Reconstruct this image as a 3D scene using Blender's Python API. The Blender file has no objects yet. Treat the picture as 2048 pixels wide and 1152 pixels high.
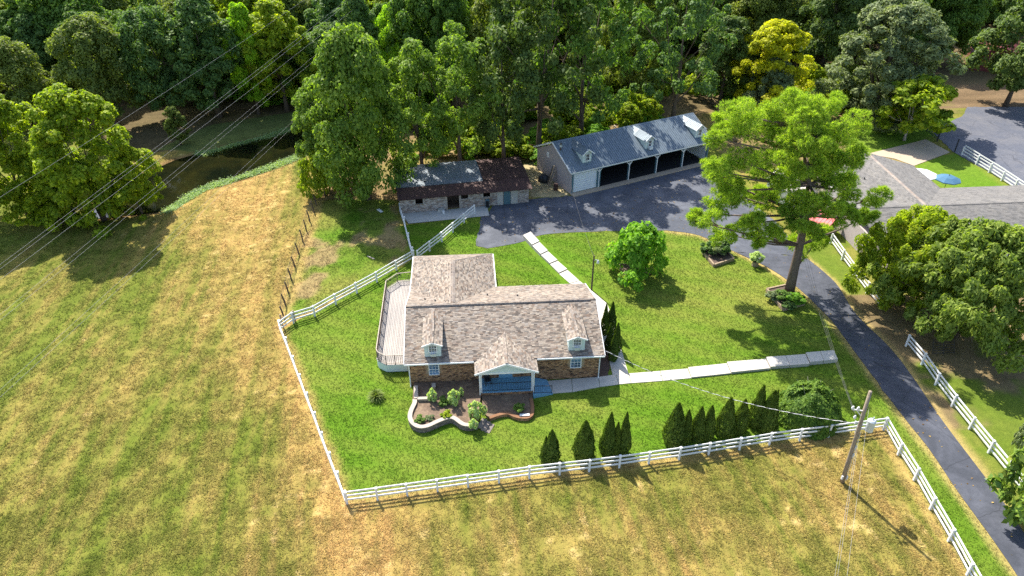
import bpy, math, random
import numpy as np
from mathutils import Vector
S = bpy.context.scene
C = S.collection
R = math.radians
# ------------------------------------------------------------------ camera, sky, sun
CAM_H, PITCH, FPX = 39.0, R(34.0), 1420.0
cam = bpy.data.cameras.new('camera'); cam.sensor_width = 36.0
cam.lens = FPX / 2048.0 * 36.0; cam.clip_start = 0.5; cam.clip_end = 4000
co = bpy.data.objects.new('camera', cam); C.objects.link(co)
co.location = (0, 0, CAM_H); co.rotation_euler = (math.pi / 2 - PITCH, 0, 0)
S.camera = co
SUN_EL, SUN_AZ = 50.0, 120.0      # azimuth counter-clockwise from +X, direction towards the sun
W = bpy.data.worlds.new('World'); S.world = W; W.use_nodes = True
nt = W.node_tree; nt.nodes.clear()
sky = nt.nodes.new('ShaderNodeTexSky'); sky.sky_type = 'NISHITA'; sky.sun_disc = False
sky.sun_elevation = R(SUN_EL); sky.sun_rotation = R(90.0 - SUN_AZ); sky.air_density = 1.0; sky.dust_density = 1.5
bg = nt.nodes.new('ShaderNodeBackground'); bg.inputs['Strength'].default_value = 0.15
wo = nt.nodes.new('ShaderNodeOutputWorld')
nt.links.new(sky.outputs[0], bg.inputs[0]); nt.links.new(bg.outputs[0], wo.inputs[0])
sl = bpy.data.lights.new('sun', 'SUN'); sl.energy = 5.0; sl.angle = R(0.5); sl.color = (1.0, 0.95, 0.86)
so = bpy.data.objects.new('sun', sl); C.objects.link(so)
sd = Vector((math.cos(R(SUN_AZ)) * math.cos(R(SUN_EL)), math.sin(R(SUN_AZ)) * math.cos(R(SUN_EL)), math.sin(R(SUN_EL))))
so.rotation_euler = sd.to_track_quat('Z', 'Y').to_euler(); so.location = (0, 0, 80)
S.view_settings.view_transform = 'Standard'; S.view_settings.look = 'None'
S.view_settings.exposure = 1.08; S.view_settings.gamma = 1.0; S.view_settings.use_curve_mapping = False
S.cycles.max_bounces = 6; S.cycles.transparent_max_bounces = 6
S.cycles.use_denoising = False

# ------------------------------------------------------------------ survey helpers
cp, sp = math.cos(PITCH), math.sin(PITCH)
def ray(px, py):
    x = (px - 1024) / FPX; y = -(py - 576) / FPX
    return (x, cp + y * sp, -sp + y * cp)
def G(px, py, z=0.0):
    d = ray(px, py); t = -(CAM_H - z) / d[2]
    return Vector((d[0] * t, d[1] * t, z))
def YP(px, py, Y):
    d = ray(px, py); t = Y / d[1]
    return Vector((d[0] * t, Y, CAM_H + d[2] * t))
def PX(X, Y, Z):
    k = Y * cp - (Z - CAM_H) * sp; u = Y * sp + (Z - CAM_H) * cp
    return 1024 + FPX * X / k, 576 - FPX * u / k
rnd = random.Random(7)
rng = np.random.default_rng(11)

# ------------------------------------------------------------------ mesh helpers
def link(o, parent=None):
    C.objects.link(o)
    if parent is not None: o.parent = parent
    return o
def thing(name, label, cat, loc=(0, 0, 0), rz=0.0, group=None):
    o = bpy.data.objects.new(name, None); link(o)
    o.location = loc; o.rotation_euler = (0, 0, rz); o.empty_display_size = .2
    o['label'] = label; o['category'] = cat
    if group: o['group'] = group
    return o
def tag(o, label, cat, group=None, kind=None):
    o['label'] = label; o['category'] = cat
    if group: o['group'] = group
    if kind: o['kind'] = kind
    return o
class MB:
    def __init__(s): s.v = []; s.f = []
    def add(s, vs, fs):
        n = len(s.v); s.v += [tuple(p) for p in vs]; s.f += [tuple(i + n for i in f) for f in fs]; return s
    def box(s, c, d, rz=0.0):
        hx, hy, hz = d[0] / 2, d[1] / 2, d[2] / 2; ca, sa = math.cos(rz), math.sin(rz)
        vs = []
        for z in (-hz, hz):
            for x, y in ((-hx, -hy), (hx, -hy), (hx, hy), (-hx, hy)):
                vs.append((c[0] + x * ca - y * sa, c[1] + x * sa + y * ca, c[2] + z))
        return s.add(vs, [(3, 2, 1, 0), (4, 5, 6, 7), (0, 1, 5, 4), (1, 2, 6, 5), (2, 3, 7, 6), (3, 0, 4, 7)])
    def beam(s, a, b, w, h):
        a, b = Vector(a), Vector(b); d = (b - a).normalized()
        up = Vector((0, 0, 1)) if abs(d.z) < .95 else Vector((0, 1, 0))
        x = d.cross(up).normalized(); y = x.cross(d).normalized()
        vs = []
        for p in (a, b):
            for i, j in ((-1, -1), (1, -1), (1, 1), (-1, 1)): vs.append(p + x * (i * w / 2) + y * (j * h / 2))
        return s.add(vs, [(0, 1, 2, 3), (7, 6, 5, 4), (0, 4, 5, 1), (1, 5, 6, 2), (2, 6, 7, 3), (3, 7, 4, 0)])
    def tube(s, pts, rad, n=8, cap=True):
        pts = [Vector(p) for p in pts]
        if not hasattr(rad, '__len__'): rad = [rad] * len(pts)
        vs = []; fs = []; x = None
        for i, p in enumerate(pts):
            d = (pts[min(i + 1, len(pts) - 1)] - pts[max(i - 1, 0)]).normalized()
            if x is None:
                x = d.cross(Vector((0, 0, 1)) if abs(d.z) < .9 else Vector((0, 1, 0))).normalized()
            else: x = (x - d * x.dot(d)).normalized()
            y = d.cross(x)
            for k in range(n):
                a = 2 * math.pi * k / n; vs.append(p + (x * math.cos(a) + y * math.sin(a)) * rad[i])
        for i in range(len(pts) - 1):
            for k in range(n):
                fs.append((i * n + k, i * n + (k + 1) % n, (i + 1) * n + (k + 1) % n, (i + 1) * n + k))
        if cap: fs.append(tuple(range(n))[::-1]); fs.append(tuple((len(pts) - 1) * n + k for k in range(n)))
        return s.add(vs, fs)
    def prism(s, poly, z0, z1):
        n = len(poly)
        a = sum(poly[i][0] * poly[(i + 1) % n][1] - poly[(i + 1) % n][0] * poly[i][1] for i in range(n))
        if a < 0: poly = poly[::-1]
        vs = [(p[0], p[1], z0) for p in poly] + [(p[0], p[1], z1) for p in poly]
        return s.add(vs, [tuple(range(n))[::-1], tuple(range(n, 2 * n))] + [(i, (i + 1) % n, n + (i + 1) % n, n + i) for i in range(n)])
    def slab(s, poly, t):           # planar 3D polygon (facing up) thickened downwards
        n = len(poly); P = [Vector(p) for p in poly]
        nr = (P[1] - P[0]).cross(P[2] - P[0]).normalized()
        if nr.z < 0: P = P[::-1]; nr = -nr
        vs = P + [p - nr * t for p in P]
        return s.add(vs, [tuple(range(n)), tuple(range(n, 2 * n))[::-1]] + [(i, n + i, n + (i + 1) % n, (i + 1) % n) for i in range(n)])
    def extr(s, prof, axis, a, b):  # profile of (p,z) pairs extruded along local x ('u') or y ('v')
        n = len(prof)
        f = (lambda q, w: (w, q[0], q[1])) if axis == 'u' else (lambda q, w: (q[0], w, q[1]))
        vs = [f(q, a) for q in prof] + [f(q, b) for q in prof]
        return s.add(vs, [tuple(range(n)), tuple(range(n, 2 * n))[::-1]] + [(i, n + i, n + (i + 1) % n, (i + 1) % n) for i in range(n)])
    def mesh(s, name, m, smooth=False):
        me = bpy.data.meshes.new(name); me.from_pydata(s.v, [], s.f); me.update()
        if m: me.materials.append(m)
        import bmesh
        bm = bmesh.new(); bm.from_mesh(me); bmesh.ops.recalc_face_normals(bm, faces=bm.faces); bm.to_mesh(me); bm.free()
        if smooth: me.polygons.foreach_set('use_smooth', [True] * len(me.polygons))
        return me
    def build(s, name, m, parent=None, smooth=False):
        return link(bpy.data.objects.new(name, s.mesh(name, m, smooth)), parent)
def np_mesh(name, V, k, m, attr=None):
    """V: (n*k,3) vertices, faces of k consecutive vertices"""
    n = len(V) // k; me = bpy.data.meshes.new(name)
    me.vertices.add(n * k); me.vertices.foreach_set('co', np.ascontiguousarray(V, dtype=np.float32).ravel())
    me.loops.add(n * k); me.loops.foreach_set('vertex_index', np.arange(n * k, dtype=np.int32))
    me.polygons.add(n); me.polygons.foreach_set('loop_start', np.arange(0, n * k, k, dtype=np.int32))
    try: me.polygons.foreach_set('loop_total', np.full(n, k, dtype=np.int32))
    except Exception: pass
    if attr is not None:
        ca = me.color_attributes.new('gcol', 'FLOAT_COLOR', 'POINT')
        ca.data.foreach_set('color', np.ascontiguousarray(np.concatenate([attr, np.ones((len(attr), 1))], 1), dtype=np.float32).ravel())
    if m: me.materials.append(m)
    me.update(); me.validate()
    return me
def obj(name, me, parent=None): return link(bpy.data.objects.new(name, me), parent)
def piece(name, me, parent, loc, rz=0.0, sc=(1, 1, 1), rx=0, ry=0):
    o = bpy.data.objects.new(name, me); link(o, parent); o.location = loc; o.rotation_euler = (rx, ry, rz); o.scale = sc; return o

# ------------------------------------------------------------------ materials
def NT(name):
    m = bpy.data.materials.new(name); m.use_nodes = True; t = m.node_tree; t.nodes.clear()
    return m, t
def nd(t, typ, **kw):
    n = t.nodes.new(typ)
    for k, v in kw.items():
        if k in n.inputs: n.inputs[k].default_value = v
        else: setattr(n, k, v)
    return n
def col(c): return (c[0], c[1], c[2], 1.0)
def ramp(t, fac, stops):
    r = nd(t, 'ShaderNodeValToRGB'); e = r.color_ramp.elements
    while len(e) < len(stops): e.new(0.5)
    for i, (p, c) in enumerate(stops): e[i].position = p; e[i].color = col(c)
    t.links.new(fac, r.inputs[0]); return r.outputs[0]
def noise(t, scale, detail=4, rough=.6, vec=None, dist=0.0):
    n = nd(t, 'ShaderNodeTexNoise'); n.inputs['Scale'].default_value = scale; n.inputs['Detail'].default_value = detail
    n.inputs['Roughness'].default_value = rough; n.inputs['Distortion'].default_value = dist
    if vec is not None: t.links.new(vec, n.inputs['Vector'])
    return n.outputs['Fac']
def mixc(t, a, b, fac, mode='MIX'):
    n = nd(t, 'ShaderNodeMix', data_type='RGBA', blend_type=mode)
    for i, x in ((6, a), (7, b)):
        if isinstance(x, tuple): n.inputs[i].default_value = col(x)
        else: t.links.new(x, n.inputs[i])
    if isinstance(fac, (int, float)): n.inputs[0].default_value = fac
    else: t.links.new(fac, n.inputs[0])
    return n.outputs[2]
def finish(t, base, rough=.8, bump=None, bstr=.3, bdist=.02, metal=0.0, spec=.3):
    p = nd(t, 'ShaderNodeBsdfPrincipled'); o = nd(t, 'ShaderNodeOutputMaterial')
    if isinstance(base, tuple): p.inputs['Base Color'].default_value = col(base)
    else: t.links.new(base, p.inputs['Base Color'])
    if isinstance(rough, (int, float)): p.inputs['Roughness'].default_value = rough
    else: t.links.new(rough, p.inputs['Roughness'])
    p.inputs['Metallic'].default_value = metal; p.inputs['Specular IOR Level'].default_value = spec
    if bump is not None:
        b = nd(t, 'ShaderNodeBump'); b.inputs['Strength'].default_value = bstr; b.inputs['Distance'].default_value = bdist
        t.links.new(bump, b.inputs['Height']); t.links.new(b.outputs[0], p.inputs['Normal'])
    t.links.new(p.outputs[0], o.inputs[0]); return p
def pos(t): return nd(t, 'ShaderNodeNewGeometry').outputs['Position']
def objc(t): return nd(t, 'ShaderNodeTexCoord').outputs['Object']
def stripes(t, axis, freq):
    """sine stripes along an object axis, 0..1"""
    sx = nd(t, 'ShaderNodeSeparateXYZ'); t.links.new(objc(t), sx.inputs[0])
    m = nd(t, 'ShaderNodeMath', operation='MULTIPLY'); t.links.new(sx.outputs[axis], m.inputs[0]); m.inputs[1].default_value = freq * 2 * math.pi
    s = nd(t, 'ShaderNodeMath', operation='SINE'); t.links.new(m.outputs[0], s.inputs[0]); return s.outputs[0]
def mat_plain(name, c, rough=.6, var=.25, scale=6.0, dirt=None, metal=0.0, spec=.3, bstr=.15):
    m, t = NT(name); ps = objc(t)
    f = noise(t, scale, 5, .65, ps)
    lo = tuple(x * (1 - var) for x in c); hi = tuple(min(1, x * (1 + var * .6)) for x in c)
    b = ramp(t, f, [(.25, lo), (.75, hi)])
    if dirt:
        f2 = noise(t, scale * .25, 6, .7, ps, .6); b = mixc(t, b, dirt, ramp(t, f2, [(.52, (0, 0, 0)), (.72, (.8, .8, .8))]))
    finish(t, b, rough, f, bstr, .01, metal, spec); return m
def mat_island(name, cols, rough=.85, grain=20.0, streak=None, bstr=.25):
    """each loose piece takes its own colour from a ramp"""
    m, t = NT(name); g = nd(t, 'ShaderNodeNewGeometry')
    n = len(cols); b = ramp(t, g.outputs['Random Per Island'], [((i + .5) / n, c) for i, c in enumerate(cols)])
    f = noise(t, grain, 4, .7, objc(t)); b = mixc(t, b, ramp(t, f, [(.2, (.55, .55, .55)), (.8, (1.25, 1.25, 1.25))]), .6, 'MULTIPLY')
    f2 = noise(t, .55, 5, .65, objc(t)); b = mixc(t, b, ramp(t, f2, [(.3, (.78, .78, .8)), (.7, (1.15, 1.12, 1.08))]), .75, 'MULTIPLY')
    finish(t, b, rough, f, bstr, .01); return m
LB = 2.5
def mat_leaf(name, dark, light, trans=.35, tint=.25, autumn=None, gloss=.6):
    dark = tuple(x * LB for x in dark); light = tuple(x * LB for x in light)
    m, t = NT(name); g = nd(t, 'ShaderNodeNewGeometry'); oi = nd(t, 'ShaderNodeObjectInfo')
    b = ramp(t, g.outputs['Random Per Island'], [(.0, dark), (.65, tuple((a + c) / 2 for a, c in zip(dark, light))), (1., light)])
    f = noise(t, .35, 3, .6, g.outputs['Position'])
    b = mixc(t, b, ramp(t, f, [(.3, (.72, .78, .8)), (.7, (1.25, 1.18, .95))]), .8, 'MULTIPLY')
    b = mixc(t, b, ramp(t, oi.outputs['Random'], [(0., (.75, .85, .9)), (.5, (1, 1, 1)), (1., (1.25, 1.15, .8))]), tint, 'MULTIPLY')
    if autumn:
        f2 = noise(t, .9, 3, .6, g.outputs['Position']); b = mixc(t, b, autumn, ramp(t, f2, [(.55, (0, 0, 0)), (.75, (.7, .7, .7))]))
    p = nd(t, 'ShaderNodeBsdfPrincipled'); t.links.new(b, p.inputs['Base Color']); p.inputs['Roughness'].default_value = gloss
    p.inputs['Specular IOR Level'].default_value = .2
    tr = nd(t, 'ShaderNodeBsdfTranslucent'); b2 = mixc(t, b, (1.35, 1.5, .45), 1.0, 'MULTIPLY'); t.links.new(b2, tr.inputs[0])
    mx = nd(t, 'ShaderNodeMixShader'); mx.inputs[0].default_value = min(.55, trans + .1)
    t.links.new(p.outputs[0], mx.inputs[1]); t.links.new(tr.outputs[0], mx.inputs[2])
    o = nd(t, 'ShaderNodeOutputMaterial'); t.links.new(mx.outputs[0], o.inputs[0]); return m
M = {}
def mat_ground():
    m, t = NT('ground'); a = nd(t, 'ShaderNodeVertexColor', layer_name='gcol'); ps = pos(t)
    f1 = noise(t, 1.7, 6, .7, ps, .3); f2 = noise(t, 9.0, 5, .75, ps); f3 = noise(t, 30.0, 3, .7, ps)
    b = mixc(t, a.outputs[0], ramp(t, f1, [(.3, (.68, .74, .66)), (.7, (1.28, 1.22, 1.15))]), .75, 'MULTIPLY')
    b = mixc(t, b, ramp(t, f2, [(.3, (.6, .64, .55)), (.7, (1.38, 1.34, 1.25))]), .6, 'MULTIPLY')
    b = mixc(t, b, ramp(t, f3, [(.3, (.65, .68, .6)), (.7, (1.3, 1.3, 1.2))]), .7, 'MULTIPLY')
    ad = nd(t, 'ShaderNodeMath', operation='ADD'); t.links.new(f2, ad.inputs[0]); t.links.new(f3, ad.inputs[1])
    finish(t, b, .95, ad.outputs[0], .65, .06, 0, .1); return m
def mat_tuft():
    m, t = NT('grass_blades'); a = nd(t, 'ShaderNodeVertexColor', layer_name='gcol'); g = nd(t, 'ShaderNodeNewGeometry')
    b = mixc(t, a.outputs[0], ramp(t, g.outputs['Random Per Island'], [(0, (.6, .65, .6)), (1, (1.35, 1.3, 1.2))]), .8, 'MULTIPLY')
    p = nd(t, 'ShaderNodeBsdfPrincipled'); t.links.new(b, p.inputs['Base Color']); p.inputs['Roughness'].default_value = .8
    p.inputs['Specular IOR Level'].default_value = .15
    tr = nd(t, 'ShaderNodeBsdfTranslucent'); t.links.new(b, tr.inputs[0]); mx = nd(t, 'ShaderNodeMixShader'); mx.inputs[0].default_value = .35
    t.links.new(p.outputs[0], mx.inputs[1]); t.links.new(tr.outputs[0], mx.inputs[2])
    o = nd(t, 'ShaderNodeOutputMaterial'); t.links.new(mx.outputs[0], o.inputs[0]); return m
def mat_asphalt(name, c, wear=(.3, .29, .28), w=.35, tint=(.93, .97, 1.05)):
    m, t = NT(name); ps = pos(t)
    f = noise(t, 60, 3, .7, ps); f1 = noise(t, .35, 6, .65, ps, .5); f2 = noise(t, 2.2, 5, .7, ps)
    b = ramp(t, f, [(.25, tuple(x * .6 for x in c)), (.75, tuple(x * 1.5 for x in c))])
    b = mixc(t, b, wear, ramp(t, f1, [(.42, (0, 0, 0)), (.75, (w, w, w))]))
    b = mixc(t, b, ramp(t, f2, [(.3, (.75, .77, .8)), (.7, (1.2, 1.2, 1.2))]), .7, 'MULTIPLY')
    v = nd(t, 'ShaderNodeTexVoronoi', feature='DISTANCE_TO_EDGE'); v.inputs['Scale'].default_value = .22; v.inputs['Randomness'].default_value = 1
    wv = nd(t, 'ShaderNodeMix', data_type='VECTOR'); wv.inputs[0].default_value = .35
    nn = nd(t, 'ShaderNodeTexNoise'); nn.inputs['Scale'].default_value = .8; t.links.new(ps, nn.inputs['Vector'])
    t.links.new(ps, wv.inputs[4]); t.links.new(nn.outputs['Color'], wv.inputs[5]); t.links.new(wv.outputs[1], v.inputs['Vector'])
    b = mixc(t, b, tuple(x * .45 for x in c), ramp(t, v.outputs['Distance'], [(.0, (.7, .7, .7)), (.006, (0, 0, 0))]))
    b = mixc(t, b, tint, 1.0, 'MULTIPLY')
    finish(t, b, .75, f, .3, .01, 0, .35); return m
def mat_concrete(name, c, dirt=.5):
    m, t = NT(name); ps = pos(t)
    f = noise(t, 25, 4, .7, ps); f1 = noise(t, .8, 6, .7, ps, .4)
    b = ramp(t, f, [(.25, tuple(x * .82 for x in c)), (.75, tuple(min(.9, x * 1.12) for x in c))])
    b = mixc(t, b, tuple(x * .55 for x in c), ramp(t, f1, [(.5, (0, 0, 0)), (.78, (dirt, dirt, dirt))]))
    finish(t, b, .85, f, .2, .01, 0, .25); return m
def mat_metal_roof(name, c, rust=None, rustamt=.5, rough=.5):
    m, t = NT(name); ps = objc(t)
    f = noise(t, 1.2, 6, .65, ps, .4); f2 = noise(t, 14, 4, .7, ps)
    b = ramp(t, f, [(.3, tuple(x * .75 for x in c)), (.7, tuple(x * 1.2 for x in c))])
    b = mixc(t, b, ramp(t, f2, [(.3, (.8, .8, .8)), (.7, (1.15, 1.15, 1.15))]), .6, 'MULTIPLY')
    if rust:
        f3 = noise(t, 2.3, 8, .75, ps, .8); b = mixc(t, b, rust, ramp(t, f3, [(.45, (0, 0, 0)), (.62, (rustamt,) * 3)]))
    finish(t, b, rough, f2, .12, .01, .25, .4); return m
def mat_bark(name, c):
    m, t = NT(name); ps = objc(t); mp = nd(t, 'ShaderNodeMapping'); mp.inputs['Scale'].default_value = (6, 6, 1.2); t.links.new(ps, mp.inputs[0])
    f = noise(t, 2.5, 6, .75, mp.outputs[0], .5)
    b = ramp(t, f, [(.3, tuple(x * .45 for x in c)), (.7, tuple(x * 1.35 for x in c))]); finish(t, b, .95, f, .7, .03, 0, .1); return m
def mat_water():
    m, t = NT('pond_water'); ps = pos(t); f = noise(t, .25, 4, .6, ps, .4); f2 = noise(t, 3.5, 3, .6, ps)
    b = ramp(t, f, [(.35, (.004, .006, .003)), (.8, (.022, .021, .005))]); finish(t, b, .07, f2, .05, .02, 0, .5); return m
def mat_glass(name, c):
    m, t = NT(name); f = noise(t, .9, 2, .5, objc(t)); b = ramp(t, f, [(.35, tuple(x * .5 for x in c)), (.65, tuple(x * 1.5 for x in c))])
    finish(t, b, .06, None, 0, 0, 0, .8); return m
M['ground'] = mat_ground(); M['tuft'] = mat_tuft()
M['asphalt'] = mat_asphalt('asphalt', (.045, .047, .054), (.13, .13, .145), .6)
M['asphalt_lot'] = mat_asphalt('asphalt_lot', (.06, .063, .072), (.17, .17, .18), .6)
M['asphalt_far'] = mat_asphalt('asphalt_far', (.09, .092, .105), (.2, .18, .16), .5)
M['concrete'] = mat_concrete('concrete', (.5, .465, .405), .5)
M['concrete_dull'] = mat_concrete('concrete_dull', (.42, .41, .37), .5)
M['concrete_tan'] = mat_concrete('concrete_tan', (.42, .33, .24), .4)
M['white'] = mat_plain('white_paint', (.72, .72, .71), .5, .1, 5, (.42, .4, .34))
M['trim'] = mat_plain('white_trim', (.78, .77, .74), .5, .06, 4)
M['siding'] = mat_plain('pale_siding', (.55, .63, .6), .6, .06, 2)
M['shingle'] = mat_island('shingles', [(.105, .085, .07), (.22, .18, .145), (.35, .3, .245), (.18, .125, .09), (.29, .255, .22), (.13, .115, .1), (.25, .2, .155), (.33, .275, .215)])
M['shingle_base'] = mat_plain('shingle_base', (.2, .17, .145), .9, .2, 9)
M['ridge'] = mat_island('ridge_shingles', [(.24, .2, .175), (.31, .27, .23), (.27, .22, .18)])
M['shingle_grey'] = mat_island('grey_shingles', [(.125, .12, .112), (.17, .16, .15), (.2, .19, .175), (.15, .145, .14), (.18, .17, .155)])
M['shingle_grey_base'] = mat_plain('grey_shingle_base', (.16, .152, .142), .9, .15, 6)
M['brick'] = mat_island('bricks', [(.07, .045, .032), (.3, .16, .08), (.42, .235, .12), (.5, .3, .155), (.2, .1, .052), (.38, .2, .095), (.11, .065, .045), (.46, .265, .14)], .85, 30)
M['mortar'] = mat_plain('mortar', (.38, .29, .19), .9, .2, 14)
M['stone'] = mat_island('pale_bricks', [(.25, .21, .18), (.4, .35, .31), (.5, .45, .4), (.3, .22, .175), (.2, .165, .145), (.43, .4, .37)], .9, 20)
M['mortar_pale'] = mat_plain('pale_mortar', (.42, .38, .33), .9, .2, 10)
M['grey_brick'] = mat_island('grey_bricks', [(.15, .12, .1), (.21, .175, .15), (.27, .23, .195), (.12, .1, .09), (.19, .15, .12)], .9, 20)
M['cap_stone'] = mat_concrete('cap_stone', (.4, .34, .28), .4)
M['blue_deck'] = mat_plain('blue_deck_paint', (.17, .36, .5), .55, .15, 5)
M['deck'] = mat_island('deck_boards', [(.4, .37, .34), (.5, .46, .42), (.34, .31, .285), (.46, .42, .385)], .8, 12)
M['deck_b'] = mat_island('deck_boards_grey', [(.3, .27, .25), (.36, .33, .3)], .85, 12)
M['rail_dark'] = mat_plain('dark_rail_paint', (.2, .15, .14), .6, .2, 6)
M['iron'] = mat_plain('black_iron', (.03, .032, .035), .5, .2, 8)
M['glass'] = mat_glass('window_glass', (.1, .19, .3))
M['glass_dark'] = mat_glass('dark_glass', (.03, .035, .04))
M['void'] = mat_plain('interior_shade_and_doors', (.018, .018, .02), .9, .2, 3)  # near-black: garage bay shade put into the colour; also used for dark doors
M['metal_roof'] = mat_metal_roof('blue_grey_metal', (.17, .21, .245))
M['barn_roof'] = mat_metal_roof('barn_grey_metal', (.17, .2, .225), (.12, .1, .09), .5)
M['rust_roof'] = mat_metal_roof('rust_metal', (.055, .028, .025), (.12, .06, .045), .6, .6)
M['pink_wall'] = mat_plain('pale_wall', (.42, .36, .34), .8, .12, 3)
M['roller'] = mat_plain('roller_door_white', (.72, .75, .76), .5, .05, 4)
M['teal_trim'] = mat_plain('teal_trim', (.08, .16, .19), .5, .15, 5)
M['timber'] = mat_bark('timber', (.33, .25, .17)); M['timber_dark'] = mat_bark('dark_timber', (.11, .085, .065))
M['pole'] = mat_bark('weathered_pole', (.3, .24, .18))
M['bark'] = mat_bark('bark', (.13, .1, .075)); M['bark_pine'] = mat_bark('pine_bark', (.17, .125, .1)); M['bark_pale'] = mat_bark('pale_bark', (.4, .35, .3))
M['soil'] = mat_plain('soil', (.16, .11, .075), .95, .45, 4, (.3, .22, .14)); M['mulch'] = mat_plain('mulch', (.1, .07, .055), .95, .5, 9)
M['dirt_pale'] = mat_plain('pale_dirt', (.42, .32, .22), .95, .3, 4)
M['grey_metal'] = mat_plain('galvanised', (.55, .58, .6), .4, .1, 6, None, .3)
M['porcelain'] = mat_plain('insulator', (.6, .6, .6), .3, .1, 6)
M['wire'] = mat_plain('wire_aluminium', (.32, .31, .3), .4, .1, 3); M['wire_dark'] = mat_plain('wire_black', (.06, .06, .06), .5, .1, 3)
M['red'] = mat_metal_roof('red_metal', (.42, .07, .075), None, 0, .5)
M['dark_red'] = mat_metal_roof('dark_red_metal', (.16, .035, .035), None, 0, .7)
M['umbrella'] = mat_plain('blue_canvas', (.06, .15, .24), .8, .12, 3); M['tan_roof'] = mat_plain('pale_shed_roof', (.62, .55, .48), .6, .12, 3)
M['water'] = mat_water()
M['leaf_mid'] = mat_leaf('leaf_mid', (.03, .06, .012), (.085, .13, .022), .3)
M['leaf_dark'] = mat_leaf('leaf_dark', (.024, .042, .012), (.068, .094, .022), .25, .3)
M['leaf_blue'] = mat_leaf('leaf_blue', (.028, .056, .017), (.08, .12, .032), .3)
M['leaf_olive'] = mat_leaf('leaf_olive', (.042, .058, .014), (.115, .135, .03), .32, .3)
M['leaf_yellow'] = mat_leaf('leaf_yellow', (.11, .12, .005), (.29, .27, .01), .45, .1, (.3, .26, .008))
M['leaf_sun'] = mat_leaf('leaf_sun', (.055, .088, .006), (.18, .205, .012), .38, .2, (.2, .17, .015))
M['leaf_lime'] = mat_leaf('leaf_lime', (.07, .13, .006), (.18, .26, .015), .4, .1)
M['leaf_grey'] = mat_leaf('leaf_grey', (.04, .055, .025), (.11, .13, .06), .2, .1)
M['leaf_pine'] = mat_leaf('leaf_pine', (.06, .1, .013), (.22, .265, .04), .4, .1)
M['leaf_cedar'] = mat_leaf('leaf_cedar', (.024, .042, .007), (.06, .085, .014), .2, .5)
M['leaf_mound'] = mat_leaf('leaf_mound', (.02, .045, .006), (.07, .11, .012), .2, .1)
M['leaf_shrub'] = mat_leaf('leaf_shrub', (.04, .1, .008), (.12, .2, .02), .35, .1)
M['leaf_pale'] = mat_leaf('leaf_pale', (.1, .14, .05), (.28, .32, .15), .3, .1)
M['leaf_fresh'] = mat_leaf('leaf_fresh', (.042, .075, .012), (.11, .15, .026), .35, .15)
M['leaf_crape'] = mat_leaf('leaf_crape', (.05, .075, .014), (.14, .17, .034), .35, .1)
M['leaf_magnolia'] = mat_leaf('leaf_magnolia', (.03, .06, .012), (.11, .15, .025), .2, .1, (.2, .14, .02), .3)
M['weed'] = mat_leaf('shore_weed', (.07, .11, .045), (.17, .21, .1), .3, .1)

# ------------------------------------------------------------------ numpy noise and polygons
_perm = np.random.default_rng(3).random((256, 256))
def vnoise(x, y):
    xi = np.floor(x).astype(int); yi = np.floor(y).astype(int); fx = x - xi; fy = y - yi
    fx = fx * fx * (3 - 2 * fx); fy = fy * fy * (3 - 2 * fy); g = lambda a, b: _perm[a & 255, b & 255]
    return (g(xi, yi) * (1 - fx) + g(xi + 1, yi) * fx) * (1 - fy) + (g(xi, yi + 1) * (1 - fx) + g(xi + 1, yi + 1) * fx) * fy
def fbm(x, y, sc, oct=4):
    s = 0; a = .5; tot = 0
    for i in range(oct): s = s + a * vnoise(x * sc + 17.3 * i, y * sc + 9.1 * i); tot += a; a *= .55; sc *= 2.05
    return s / tot
def inside(x, y, poly):
    r = np.zeros(x.shape, bool); n = len(poly); j = n - 1
    for i in range(n):
        xi, yi = poly[i][0], poly[i][1]; xj, yj = poly[j][0], poly[j][1]
        with np.errstate(divide='ignore', invalid='ignore'):
            r ^= ((yi > y) != (yj > y)) & (x < (xj - xi) * (y - yi) / (yj - yi + 1e-12) + xi)
        j = i
    return r
def dist_line(x, y, pts):
    d = np.full(x.shape, 1e9)
    for a, b in zip(pts[:-1], pts[1:]):
        ax, ay = a[0], a[1]; dx, dy = b[0] - ax, b[1] - ay; L = dx * dx + dy * dy
        t = np.clip(((x - ax) * dx + (y - ay) * dy) / L, 0, 1); d = np.minimum(d, np.hypot(x - ax - t * dx, y - ay - t * dy))
    return d
def GP(lst, z=0.0): return [G(a, b, z) for a, b in lst]
def sstep(a, b, x): t = np.clip((x - a) / (b - a), 0, 1); return t * t * (3 - 2 * t)

# ------------------------------------------------------------------ layout outlines
DRIVE_L = [(1333, 461), (1398, 471), (1472, 505), (1537, 536), (1593, 574), (1640, 618), (1668, 648), (1719, 717), (1802, 828), (1857, 897), (1913, 980), (1977, 1068), (2040, 1160), (2120, 1290)]
DRIVE_R = [(1608, 512), (1670, 565), (1711, 627), (1779, 695), (1825, 754), (1885, 842), (1986, 976), (2046, 1063), (2130, 1190), (2190, 1290)]
POND = GP([(180, 432), (315, 417), (351, 401), (399, 373), (479, 352), (545, 330), (599, 309), (615, 296), (602, 280), (625, 262), (660, 246), (611, 242), (559, 261), (471, 284), (399, 300), (347, 315), (300, 335), (200, 380)])
FENCE_YARD = GP([(560, 660), (694, 1006), (1764, 860), (1802, 828), (1719, 717), (1668, 648), (1593, 574), (1472, 505), (1398, 471), (1333, 461), (1200, 463), (1090, 468), (1040, 484), (975, 497), (955, 492), (962, 432), (800, 452), (828, 520)])
STRIP = GP([(1766, 858), (1933, 1151), (1990, 1260), (2110, 1280), (1977, 1068), (1857, 897), (1802, 828)])
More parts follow.
